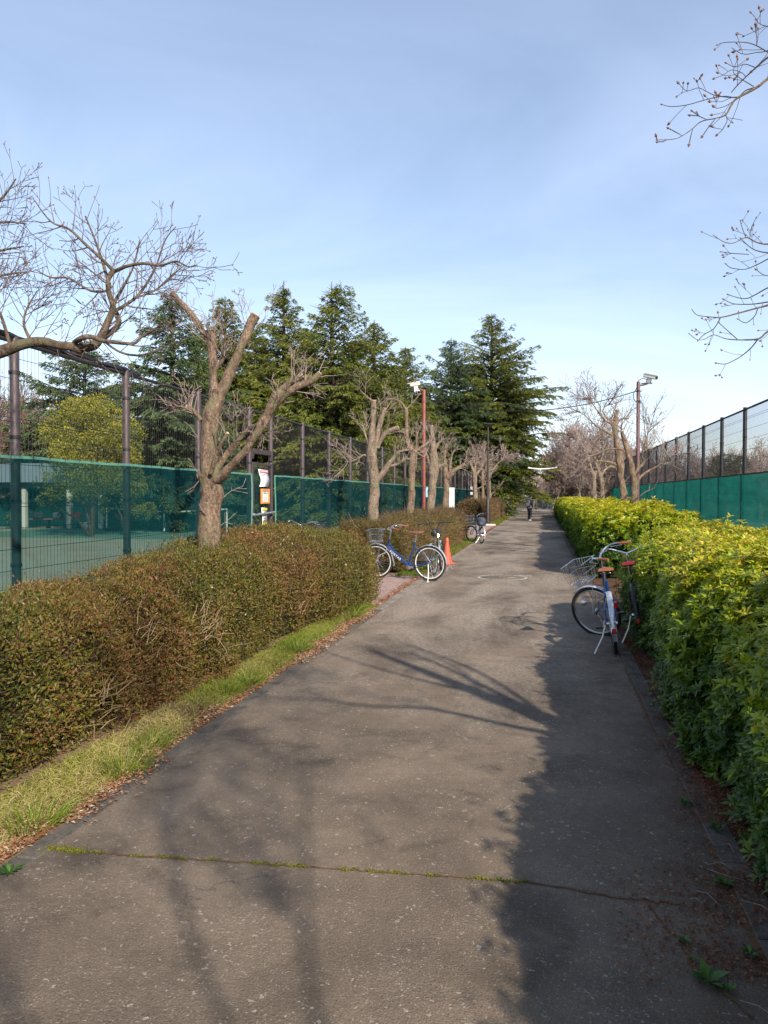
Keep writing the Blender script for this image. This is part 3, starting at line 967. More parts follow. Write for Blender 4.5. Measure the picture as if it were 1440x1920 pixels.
# far verge grass
n = 30000
y = RNG.uniform(15, 80, n) ** 1.0
P = np.stack([-2.40 - RNG.random(n) * .5, y, np.zeros(n)], 1)
P = P[(y < 28.6) | (y > 41)]; n = len(P)
D = rvec(n) * .6; D[:, 2] = RNG.uniform(.5, 1.0, n)
blades('far_grass', P, D, RNG.uniform(.05, .13, n), RNG.uniform(.003, .007, n), np.clip(.2 + RNG.normal(size=n) * .2, 0, 1), M_GRASS, 'short green grass below the far left hedges', 'grass')


def litter(name, P, L, label, cc, lift=.012):
    n = len(P)
    D = rvec(n); D[:, 2] *= .25
    Nn = np.array([0, 0, 1.0]) + rvec(n) * .45
    P = P.copy(); P[:, 2] += RNG.uniform(.002, lift, n)
    V, F, k = leaves(P, D, Nn, L, L * RNG.uniform(.12, .36, n), .5, -.05, True)
    o = mesh(name, V, F, M_LITTER, rnd=np.repeat(cc, k))
    return props(o, label, 'leaf litter', kind='stuff')


n = 30000
y = 1 + 10 * RNG.random(n) ** 1.2
x = -2.36 - np.abs(RNG.normal(size=n)) * .20 + (lump(np.stack([y, y, y], 1), 2.4, 71) > .2) * np.abs(RNG.normal(size=n)) * .07
P = np.stack([x, y, np.where(x > -2.36, .007, 0)], 1)
P = P[x > -2.95]
litter('fallen_leaves', P, RNG.uniform(.008, .034, len(P)), 'dry brown leaf litter along the left kerb', np.clip(.62 + RNG.normal(size=len(P)) * .3, 0, 1))
n = 70000
y = 1 + 9.5 * RNG.random(n) ** 1.7
sprd = .10 + .17 * np.exp(-((y - 2.9) / .75) ** 2)
x = 1.0 - np.abs(RNG.normal(size=n)) * sprd * 1.3 + .03
P = np.stack([x, y, np.where(x < .91, np.where(x > .785, .011, .001), 0)], 1)
P = P[(x > .25) & (x < 1.2)]
dn = lump(P, 4, 9) + lump(P, 11, 10) * .7
P = P[dn > RNG.normal(size=len(P)) * .5 - .2 + np.where(P[:, 0] < .9, .5, 0)]
litter('brown_needle_litter', P, RNG.uniform(.005, .020, len(P)), 'rust brown leaf and needle litter below the right hedge', np.clip(.22 + RNG.normal(size=len(P)) * .2, 0, 1))
n = 16000
y = 11 + 60 * RNG.random(n)
x = -2.36 - np.abs(RNG.normal(size=n)) * .08
litter('far_fallen_leaves', np.stack([x, y, np.full(n, .01)], 1), RNG.uniform(.02, .05, n), 'dry leaf litter along the far left kerb', np.clip(.5 + RNG.normal(size=n) * .25, 0, 1))
n = 260
x = RNG.uniform(-2.2, .75, n); y = 1.2 + 12 * RNG.random(n) ** 1.6
litter('scattered_bits', np.stack([x, y, np.zeros(n)], 1), RNG.uniform(.004, .015, n), 'tiny dry flecks scattered over the asphalt path', np.clip(.6 + RNG.normal(size=n) * .3, 0, 1), .006)
M_GREYTW = paint('weathered_twig', (0.30, 0.26, 0.23), .8, 0, .2, 40)
# fallen twigs on the right
pl = []
for (px, py, an, L) in ((1362, 1640, -.5, .16), (1325, 1682, -.9, .11), (1420, 1700, -.7, .13), (1350, 1625, -.2, .10), (1305, 1690, -.5, .05), (1430, 1600, .4, .10), (1365, 1590, -1.1, .08), (1418, 1890, -.6, .10), (1210, 1450, -.8, .05)):
    p = G(px, py, .02)
    d = Vector((math.cos(an), math.sin(an) * 1.0, 0)) * L
    k2 = Vector((random.gauss(0, .01), random.gauss(0, .02), .01))
    pl.append(([p - d * .5, p + k2, p + d * .5], [.0013, .0016, .0008]))
V, F = multi_tubes(pl, 5)
props(mesh('fallen_twigs', V, F, M_GREYTW), 'thin grey broken twigs lying on the litter at the right kerb', 'twigs', kind='stuff')


def weed(name, loc, label, n, L, Wd, spread=.6, grp=None):
    t = thing(name, label, 'weed', loc, 0, grp)
    a = np.arange(n) * 2.4
    D = np.stack([np.cos(a), np.sin(a), np.full(n, .35) + RNG.random(n) * spread], 1)
    P = np.zeros((n, 3)) + [0, 0, .004]
    Ls = RNG.uniform(.6, 1, n) * L
    P += D * .006
    V, F, k = leaves(P, D, np.repeat([[0, 0, 1.0]], n, 0) + D * .2, Ls, Ls * Wd, .2, .15, True)
    mesh('leaf_rosette', V, F, M_WEED, t, rnd=np.repeat(RNG.random(n), k))
    b = MB(); b.tube([(0, 0, -.01), (0, 0, .012)], .003, 6); b.build('stem', M_WEED, t)
    return t


weed('weed', G(1330, 1845) + Vector((.0, 0, 0)), 'largest broad leaved green weed in the crack at the lower right', 13, .075, .26)
weed('weed', G(1365, 1860), 'small weed just beside the broad leaved one in the crack', 7, .03, .25)
weed('weed', G(1283, 1768), 'small round weed halfway along the diagonal crack', 16, .028, .3)
weed('weed', G(1300, 1805), 'tiny weed lower along the diagonal crack', 9, .022, .25)
weed('weed', G(1284, 1512), 'grassy green tuft on the right kerb below the hedge', 30, .045, .12, 1.6)
weed('weed', G(1358, 1662), 'spreading small leaved weed among the brown litter', 26, .05, .22)
weed('weed', G(1405, 1795), 'weed at the right edge among needles below the litter', 14, .04, .2)
weed('weed', G(1345, 1560), 'weed with narrow leaves under the hedge edge', 16, .06, .12, 1.2)
weed('weed', G(18, 1640), 'dark green weed at the lower left beside the kerb', 18, .07, .14, .5)


# ------------------------------------------------------------------ woody plants
def perp(d):
    a = Vector((random.gauss(0, 1), random.gauss(0, 1), random.gauss(0, 1)))
    a -= d * a.dot(d)
    return a.normalized() if a.length > 1e-4 else d.orthogonal().normalized()


def shoot(out, tips, p, d, L, r, lvl, seg=.08, kink=.16, up=.10, prob=.5, ang=.75, rat=.55, pair=True, rmin=.0012, taper=.75, axis=None):
    n = max(2, int(L / seg))
    st = L / n
    pts, rad = [p.copy()], [r]
    ax = axis or perp(d)
    for i in range(n):
        d = (d + Vector((random.gauss(0, kink), random.gauss(0, kink), random.gauss(0, kink))) * .6 + Vector((0, 0, up))).normalized()
        p = p + d * st
        rr = max(rmin, r * (1 - taper * (i + 1) / n))
        pts.append(p.copy()); rad.append(rr)
        if lvl > 0 and i >= 0 and i < n - 1 + 1 and random.random() < prob:
            ax = (ax - d * ax.dot(d)).normalized()
            side = d.cross(ax).normalized() if random.random() < .5 else ax
            for sg in ((1, -1) if pair and random.random() < .6 else (random.choice((1, -1)),)):
                a = ang * random.uniform(.7, 1.25)
                dd = (d * math.cos(a) + side * sg * math.sin(a)).normalized()
                shoot(out, tips, p, dd, L * rat * random.uniform(.6, 1.1) * (1 - .45 * i / n), rr * .66, lvl - 1, seg * .8, kink, up, prob, ang, rat, pair, rmin, taper)
    out.append((pts, rad))
    if tips is not None:
        tips.append((p, d, r))


def smooth_path(pts, rad, sub=4):
    """Catmull-Rom through limb points"""
    P = [Vector(p) for p in pts]
    out, ro = [], []
    for i in range(len(P) - 1):
        p0 = P[max(i - 1, 0)]; p1 = P[i]; p2 = P[i + 1]; p3 = P[min(i + 2, len(P) - 1)]
        for s in range(sub):
            t = s / sub
            q = 0.5 * ((2 * p1) + (p2 - p0) * t + (2 * p0 - 5 * p1 + 4 * p2 - p3) * t * t + (3 * p1 - p0 - 3 * p2 + p3) * t ** 3)
            out.append(q); ro.append(rad[i] + (rad[i + 1] - rad[i]) * t)
    out.append(P[-1]); ro.append(rad[-1])
    return out, ro


def knotty(b, P, Rr, k=12, amp=.10, seed=0, caps=True):
    """tube with uneven girth"""
    v0 = b.n
    b.tube(P, Rr, k, caps)
    V = b.V[-1]
    C = np.repeat(np.array([tuple(p) for p in P]), k, 0)
    d = V - C
    V += d * (lump(V, 9.0, seed) * amp * .6 + lump(V, 30.0, seed + 1) * amp * .4)[:, None]


def pollard(name, label, basepx, X, limbs, group=None, bark_=None, twm=None, base_r=1.25, shoots=(2, .5, .006, 2), loc=None, depth=None, dens=1.0, cut=None, buds=False, up=.10, seg=.08, ztrunk=-.05):
    """limbs: list of (points [(px,py,rpx[,ddepth])], cut?) in photo pixels; the first is the trunk."""
    bark_ = bark_ or M_BARK1; twm = twm or M_TWIGP
    d0 = depth if depth is not None else DX(basepx[0], X)
    base = W(basepx[0], basepx[1], d0)
    t = thing(name, label, 'tree', (base.x, base.y, 0), 0, group)
    off = Vector((base.x, base.y, 0))
    rm = max(.0030, .00024 * d0)
    tw, tips = [], []
    trunk = MB(); limbb = MB(); cuts = MB()
    cutm = [M_CUT, M_CUTO]
    for li, (pts, opt) in enumerate(limbs):
        wp = [W(p[0], p[1], d0 + (p[3] if len(p) > 3 else 0)) - off for p in pts]
        wr = [p[2] * (d0 + (p[3] if len(p) > 3 else 0)) / FP for p in pts]
        if li == 0:
            wp = [Vector((wp[0].x, wp[0].y, ztrunk)), Vector((wp[0].x, wp[0].y, .12))] + wp if wp[0].z > .2 else [Vector((wp[0].x, wp[0].y, ztrunk))] + wp
            wr = ([wr[0] * 1.5, wr[0] * 1.15] + wr) if len(wr) + 2 == len(wp) else [wr[0] * 1.4] + wr
        P, Q = smooth_path(wp, wr, 5)
        bb = trunk if li == 0 else limbb
        knotty(bb, P, Q, 14 if max(wr) > .05 else 8, .22, li * 7 + len(name))
        dirn = (P[-1] - P[-2]).normalized()
        if opt.get('cut', True):
            n0 = cuts.n
            cm = 1 if opt.get('orange') else 0
            ce = MB(); ce.tube([P[-1] - dirn * .004, P[-1] + dirn * .006], [Q[-1] * .93, Q[-1] * .90], 12, True, 0)
            ce.build('pruned_end', cutm[cm], t)
        # shoots from the end and along
        ns, L, r, lv = opt.get('shoots', shoots)
        tot = sum((P[i + 1] - P[i]).length for i in range(len(P) - 1))
        cnt = int(ns * dens * (2.2 if d0 < 12 else 1.0))
        for s in range(cnt):
            f = 1 - abs(random.gauss(0, .22)) if opt.get('end', True) else random.uniform(.25, 1)
            f = max(.12, f)
            i = min(len(P) - 2, int(f * (len(P) - 1)))
            dl = (P[i + 1] - P[i]).normalized()
            pd = perp(dl)
            dd = (pd * .8 + dl * random.uniform(.2, .9) + Vector((0, 0, .25))).normalized()
            shoot(tw, tips, P[i] + pd * Q[i] * .7, dd, L * random.uniform(.5, 1.15), max(rm * 1.8, r * random.uniform(.7, 1.2)), lv, seg, .2, up, .48, rmin=rm)
    trunk.build('trunk', bark_, t)
    if limbb.n:
        limbb.build('limbs', bark_, t)
    if tw:
        V, F = multi_tubes(tw, 4)
        o = mesh('twigs', V, F, twm, t)
        if buds:
            b = MB()
            for (p, d, r) in tips:
                if random.random() < .85:
                    s = random.uniform(.0035, .0075)
                    b.tube([p - d * s * .3, p + d * s * .8, p + d * s * 2.6], [s * .35, s * .95, s * .1], 5, True)
            b.build('buds', M_BUD, t)
    return t


GL = 'pruned trees in a row along the left hedge'
# --- nearest left tree, in full
pollard('pruned_tree', 'large mottled tree with pruned limbs nearest on the left, in front of the fence', (392, 1060), -3.7, [
    ([(392, 1060, 18.5), (394, 1000, 18.5), (395, 950, 18), (395, 915, 19.5), (392, 888, 20), (390, 850, 15.5), (393, 810, 14.5), (399, 775, 14.5), (406, 748, 14.5), (410, 732, 12)], {'cut': False, 'shoots': (3, .35, .004, 1), 'end': False}),
    ([(403, 752, 11), (400, 712, 9), (399, 675, 8.5), (397, 645, 8.5), (395, 620, 8.5)], {'shoots': (7, .42, .006, 2)}),
    ([(398, 662, 6), (384, 630, 6.5), (366, 598, 6), (345, 574, 5), (330, 560, 4.8), (323, 549, 4.8)], {'orange': True, 'shoots': (4, .35, .004, 2)}),
    ([(405, 752, 10), (422, 718, 10), (436, 687, 9.5), (450, 655, 8.8), (461, 630, 9), (470, 606, 9.5), (479, 591, 9)], {'orange': True, 'shoots': (3, .45, .004, 2), 'end': True}),
    ([(396, 905, 12), (415, 893, 9.5, -.1), (435, 872, 8.5, -.2), (458, 848, 8.2, -.25), (478, 818, 8.2, -.3), (493, 792, 9.5, -.3), (507, 768, 10, -.3), (528, 745, 7, -.35), (556, 726, 6.5, -.4), (583, 714, 5.8, -.4), (600, 700, 5.5, -.4)], {'shoots': (7, .30, .006, 2)}),
    ([(500, 780, 7, -.3), (512, 750, 7, -.25), (533, 727, 6.5, -.2), (550, 714, 6.5, -.2), (568, 705, 6, -.2)], {'shoots': (6, .36, .006, 2)}),
    ([(402, 890, 6, .1), (418, 862, 6.5, .15), (438, 836, 6.5, .15), (463, 813, 7, .05), (488, 796, 7, -.2)], {'cut': False, 'shoots': (6, .4, .004, 2), 'end': False}),
    ([(396, 888, 4.2, -.15), (403, 865, 4.2, -.2), (412, 838, 3.6, -.25), (427, 812, 3.2, -.3)], {'shoots': (1, .2, .003, 1)}),
    ([(378, 788, 5), (362, 770, 4.2), (350, 762, 3.6)], {'shoots': (6, .35, .004, 2)}),
    ([(388, 893, 14), (378, 892, 10.5), (372, 893, 7)], {'shoots': (2, .2, .003, 1)}),
    ([(398, 700, 5), (413, 680, 4.2), (421, 668, 3.5)], {'shoots': (7, .4, .005, 2)}),
], GL, M_BARK1, M_TWIGP, shoots=(5, .4, .005, 2), up=.05)

# --- rest of the left row (pixels read off the photo, depth from the row's line)
def z5(*a):   # from the 4.5x crop at (680, 680)
    return [(680 + p[0] / 4.5, 680 + p[1] / 4.5, p[2] / 4.5, *p[3:]) for p in a]


T5 = (6, .52, .009, 2)
row = [
    ('second tree of the left row, tall trunk forking above the hedge end', (700, 975), [
        (z5((88, 1330, 40), (90, 1200, 40), (95, 1050, 41), (85, 900, 45), (75, 760, 40), (80, 600, 28), (88, 450, 24), (95, 320, 24)), {'shoots': T5}),
        (z5((90, 760, 26), (125, 620, 24), (150, 500, 22), (185, 385, 20)), {'shoots': T5}),
        (z5((110, 1010, 26), (170, 930, 24), (235, 840, 22), (290, 765, 12), (350, 742, 10), (430, 742, 9), (480, 775, 7), (525, 800, 4)), {'cut': False, 'shoots': T5}),
        (z5((215, 880, 14), (290, 855, 14), (375, 800, 13)), {'shoots': T5}),
        (z5((125, 720, 16), (160, 640, 18), (210, 580, 18), (305, 550, 16)), {'shoots': T5}),
        (z5((60, 820, 10), (20, 780, 9), (-20, 795, 8), (-80, 830, 7), (-150, 835, 5)), {'cut': False, 'shoots': (9, .7, .008, 2), 'end': False}),
        (z5((50, 700, 10), (20, 600, 9), (0, 530, 9)), {'shoots': T5}),
        (z5((90, 330, 8), (40, 290, 6), (-10, 245, 4)), {'cut': False, 'shoots': (2, .5, .006, 1)}),
    ]),
    ('third tree of the left row, slender and grey green', (765, 968), [
        (z5((400, 1300, 27), (408, 1150, 29), (412, 1000, 30), (418, 880, 30), (420, 770, 26), (385, 690, 22), (372, 600, 18), (370, 500, 16), (366, 385, 15)), {'shoots': T5}),
        (z5((425, 780, 18), (455, 700, 14), (455, 590, 11)), {'shoots': T5}),
        (z5((420, 760, 14), (490, 720, 13), (560, 670, 12), (600, 640, 10)), {'shoots': T5}),
        (z5((368, 400, 8), (330, 340, 6), (270, 310, 5), (190, 300, 4)), {'cut': False, 'shoots': (2, .5, .006, 1)}),
        (z5((372, 390, 7), (430, 330, 5), (490, 255, 4)), {'cut': False, 'shoots': (2, .5, .006, 1)}),
    ]),
    ('fourth tree of the left row, leaning trunk just right of the red pole', (806, 962), [
        (z5((568, 1280, 30), (578, 1150, 31), (585, 1040, 36), (600, 930, 40), (600, 800, 34), (592, 700, 26), (588, 610, 20), (578, 530, 18)), {'shoots': T5}),
        (z5((610, 740, 16), (640, 680, 12), (685, 640, 9)), {'shoots': T5}),
        (z5((595, 940, 18), (640, 880, 16), (680, 862, 12)), {'shoots': T5}),
        (z5((575, 900, 14), (545, 800, 12), (520, 740, 10)), {'shoots': T5}),
    ]),
    ('fifth tree of the left row, beside the white board', (834, 962), [
        (z5((698, 1260, 25), (700, 1150, 24), (705, 1040, 28), (702, 960, 24), (700, 870, 17)), {'cut': False, 'shoots': T5}),
        (z5((712, 1010, 22), (745, 940, 19), (790, 900, 17), (862, 858, 14)), {'shoots': T5}),
        (z5((735, 950, 14), (740, 850, 12), (760, 760, 9), (795, 715, 8)), {'shoots': T5}),
        (z5((700, 880, 15), (690, 790, 12), (705, 690, 9)), {'shoots': T5}),
    ]),
    ('sixth tree of the left row, just left of the dark lamp post', (892, 950), [
        (z5((952, 1215, 20), (948, 1100, 19), (946, 1000, 19), (945, 930, 20)), {'cut': False, 'shoots': T5}),
        (z5((945, 940, 14), (925, 890, 12), (905, 830, 9)), {'shoots': (10, .9, .012, 2)}),
        (z5((955, 950, 14), (985, 910, 12), (1010, 892, 10)), {'shoots': (10, .9, .012, 2)}),
        (z5((947, 930, 10), (955, 850, 8), (1005, 775, 6)), {'shoots': (10, .9, .012, 2)}),
        (z5((965, 1065, 6), (1000, 1050, 5), (1025, 1045, 3)), {'cut': False, 'shoots': (1, .4, .006, 1)}),
    ]),
    ('seventh tree of the left row, thin trunk behind the lamp post', (905, 946), [
        (z5((1015, 1195, 14), (1013, 1080, 13), (1012, 960, 12), (1015, 860, 10)), {'cut': False, 'shoots': (14, 1.0, .014, 2)}),
        (z5((1013, 950, 8), (1040, 880, 7), (1060, 820, 5)), {'shoots': (10, 1.0, .012, 2)}),
    ]),
    ('eighth tree of the left row, right of the dark lamp post', (918, 944), [
        (z5((1074, 1170, 11), (1073, 1080, 10), (1070, 980, 10), (1072, 900, 8)), {'cut': False, 'shoots': (12, 1.2, .016, 2)}),
        (z5((1072, 960, 8), (1110, 890, 7), (1150, 840, 5), (1190, 820, 4)), {'cut': False, 'shoots': (12, 1.2, .016, 2)}),
    ]),
    ('ninth tree of the left row, pale stubby trunk over the far hedge', (944, 938), [
        (z5((1187, 1140, 11), (1188, 1080, 11), (1187, 1020, 11)), {'shoots': (14, 1.5, .02, 2)}),
        (z5((1187, 1060, 7), (1225, 1040, 6), (1265, 1020, 4)), {'cut': False, 'shoots': (8, 1.2, .018, 2)}),
    ]),
    ('farthest small tree of the left row, near the end of the far hedge', (953, 936), [
        (z5((1228, 1140, 8), (1222, 1060, 8), (1215, 980, 7)), {'cut': False, 'shoots': (16, 1.5, .02, 2)}),
    ]),
]
for i, (lab, bp, limbs) in enumerate(row):
    dd = 1.0
    pollard('pruned_tree', lab, bp, -3.75, limbs, GL, M_BARK2 if i % 2 == 0 else M_BARK1, M_TWIGP, dens=1.25, seg=.10 + .012 * i)


# --- tree whose trunk stands outside the left of the frame, limbs reaching in
def near_tree(name, label, base, limbs, shoots, buds, twm, bark_, group):
    t = thing(name, label, 'tree', base, 0, group)
    off = Vector(base)
    tr, lb, tw, tips = MB(), MB(), [], []
    for li, (pts, opt) in enumerate(limbs):
        wp = [Vector(p[:3]) - off for p in pts]
        wr = [p[3] for p in pts]
        P, Q = smooth_path(wp, wr, 5)
        if li == 0:
            knotty(tr, P, Q, 14, .10, 3)
        elif max(wr) > .012:
            knotty(lb, P, Q, 10, .08, li)
        else:
            tw.append((P, Q)); tips.append((P[-1], (P[-1] - P[-2]).normalized(), Q[-1]))
        ns, L, r, lv = opt.get('shoots', (0, .3, .003, 1))
        for s in range(ns):
            f = opt.get('f0', .25) + (1 - opt.get('f0', .25)) * (s + random.random()) / ns
            i = min(len(P) - 2, int(f * (len(P) - 1)))
            dl = (P[i + 1] - P[i]).normalized()
            pl_ = opt.get('plane')
            pd = perp(dl)
            if pl_ is not None:      # fan in a chosen plane, alternate sides
                pd = (dl.cross(Vector(pl_)) * (1 if s % 2 else -1) + perp(dl) * .5).normalized()
            dd = (pd * opt.get('sp', .75) + dl * random.uniform(.35, 1.0) + Vector((0, 0, opt.get('up0', .15)))).normalized()
            shoot(tw, tips, P[i].copy(), dd, L * random.uniform(.5, 1.15) * (1.1 - .4 * f), min(Q[i] * .6, r * random.uniform(.8, 1.2)), lv, opt.get('seg', .055), opt.get('kink', .17), opt.get('up', .09), opt.get('prob', .42), .7, .52, rmin=opt.get('rmin', .0019))
    tr.build('trunk', bark_, t)
    if lb.n: lb.build('limbs', bark_, t)
    V, F = multi_tubes(tw, 4)
    mesh('twigs', V, F, twm, t)
    if buds:
        b = MB()
        for (p, d, r) in tips:
            if random.random() < buds[0]:
                s = random.uniform(*buds[1])
                b.tube([p - d * s * .4, p + d * s * .7, p + d * s * 2.4], [s * .3, s, s * .12], 5, True)
        b.build('buds', M_BUD, t)
    return t


def pp(d, *a):       # photo pixels + depth -> world points with radius in px
    o = []
    for p in a:
        q = W(p[0], p[1], d + (p[3] if len(p) > 3 else 0))
        o.append((q.x, q.y, q.z, p[2] * .88 * d / FP))
    return o


vn = tuple(-FW)
b0 = (-3.72, 3.55, 0)
T0 = {'shoots': (10, .34, .005, 2), 'plane': vn, 'f0': .1}
limbs0 = [
    ([(-3.72, 3.55, -.05, .17), (-3.72, 3.55, .3, .14), (-3.70, 3.56, 1.2, .13), (-3.68, 3.6, 1.9, .12), (-3.66, 3.62, 2.6, .09)], {}),
    ([(-3.7, 3.6, 1.95, .10)] + pp(5.1, (-190, 705, 20, -.15), (-80, 682, 15), (0, 660, 13), (30, 649, 12), (60, 642, 11), (85, 641, 10), (108, 647, 9.5), (135, 650, 10), (155, 657, 11)), {'shoots': (7, .5, .0045, 3), 'plane': vn, 'f0': .45, 'up0': .5}),
    (pp(5.1, (150, 652, 10), (175, 648, 9.5), (190, 630, 8.5), (203, 602, 7.5), (212, 576, 6.5), (204, 548, 5.5), (203, 525, 5), (214, 508, 5)), T0),
    (pp(5.1, (213, 510, 4), (235, 500, 3.5, -.05), (268, 494, 3, -.1), (300, 498, 2.5, -.15), (330, 490, 2, -.2), (352, 500, 1.5, -.2), (368, 497, 1, -.2)), T0),
    (pp(5.1, (213, 508, 4), (190, 485, 3.5), (160, 458, 3, .05), (130, 430, 2.4, .1), (95, 415, 1.8, .1), (62, 372, 1, .1)), T0),
    (pp(5.1, (206, 540, 4), (195, 500, 3.2, .1), (180, 455, 2.4, .2), (160, 405, 1.5, .2)), T0),
    (pp(5.1, (208, 586, 4), (235, 572, 3.5, .1), (262, 550, 3, .2), (290, 505, 2.2, .3), (310, 450, 1.5, .3), (330, 425, 1, .3)), T0),
    (pp(5.1, (250, 560, 3), (290, 545, 2.5, .1), (318, 520, 2, .1), (345, 498, 1, .1)), T0),
    (pp(5.1, (185, 640, 7), (205, 625, 6.5, .1), (222, 608, 6, .1), (220, 590, 4.5, .1), (213, 572, 4, .15), (230, 540, 3, .2), (250, 500, 2, .2), (262, 450, 1.2, .2)), T0),
    (pp(5.1, (140, 642, 6), (155, 633, 5.5, -.1), (172, 632, 5, -.1), (190, 638, 4.5, -.1), (215, 642, 4, -.1), (250, 644, 3.5, -.1), (265, 632, 3, -.1), (285, 620, 2.5, -.1), (300, 610, 1.5, -.1)), T0),
    (pp(5.1, (195, 640, 3), (225, 660, 2.5), (260, 666, 2.2), (300, 655, 1.8), (330, 640, 1.2)), {'shoots': (7, .35, .003, 2), 'plane': vn}),
    (pp(5.1, (205, 545, 3), (170, 545, 2.6), (130, 522, 2.2), (95, 520, 1.8), (66, 505, 1)), T0),
    (pp(5.1, (60, 642, 4), (45, 610, 3), (50, 580, 2.2), (70, 545, 1.2)), {'shoots': (9, .45, .0035, 2), 'plane': vn}),
    (pp(5.1, (20, 650, 4), (5, 600, 3), (-10, 560, 2), (5, 530, 1.2)), {'shoots': (9, .5, .0035, 2), 'plane': vn}),
    ([(-3.66, 3.62, 2.6, .07)] + pp(5.3, (-170, 470, 8, -.3), (-90, 420, 6), (-30, 395, 4), (5, 370, 2.5), (30, 335, 1.2)), {'shoots': (7, .36, .004, 2), 'plane': vn, 'f0': .55}),
    ([(-3.67, 3.62, 2.4, .07)] + pp(5.3, (-150, 560, 8, -.3), (-90, 500, 6), (-40, 480, 4), (0, 470, 2.5), (45, 462, 1.2)), {'shoots': (7, .36, .004, 2), 'plane': vn, 'f0': .55}),
    (pp(5.3, (-90, 430, 5), (-40, 425, 3.5), (10, 416, 2.5), (50, 420, 1.2)), {'shoots': (10, .35, .003, 2), 'plane': vn, 'f0': .3}),
    (pp(5.3, (-90, 520, 5), (-40, 525, 3.5), (10, 515, 2.2), (50, 510, 1.2)), {'shoots': (10, .4, .003, 2), 'plane': vn, 'f0': .3}),
]
near_tree('bare_tree', 'bare twiggy tree at the left edge, its long limb reaching in over the fence', b0, limbs0, None, (.55, (.003, .006)), M_TWIG, bark('dark_limb_bark', (0.050, 0.035, 0.027), (0.120, 0.085, 0.062), (0.215, 0.160, 0.118), 20, (0.13, 0.125, 0.07), 1.0), GL)


# --- right-hand tree rooted outside the frame: twigs hang into the top right corner, its shadow crosses the path
def q7(d, *a):       # from the 2.743x crop at (1200, 0)
    return pp(d, *[(1200 + p[0] / 2.743, p[1] / 2.743, p[2] / 2.743 * .55, *p[3:]) for p in a])


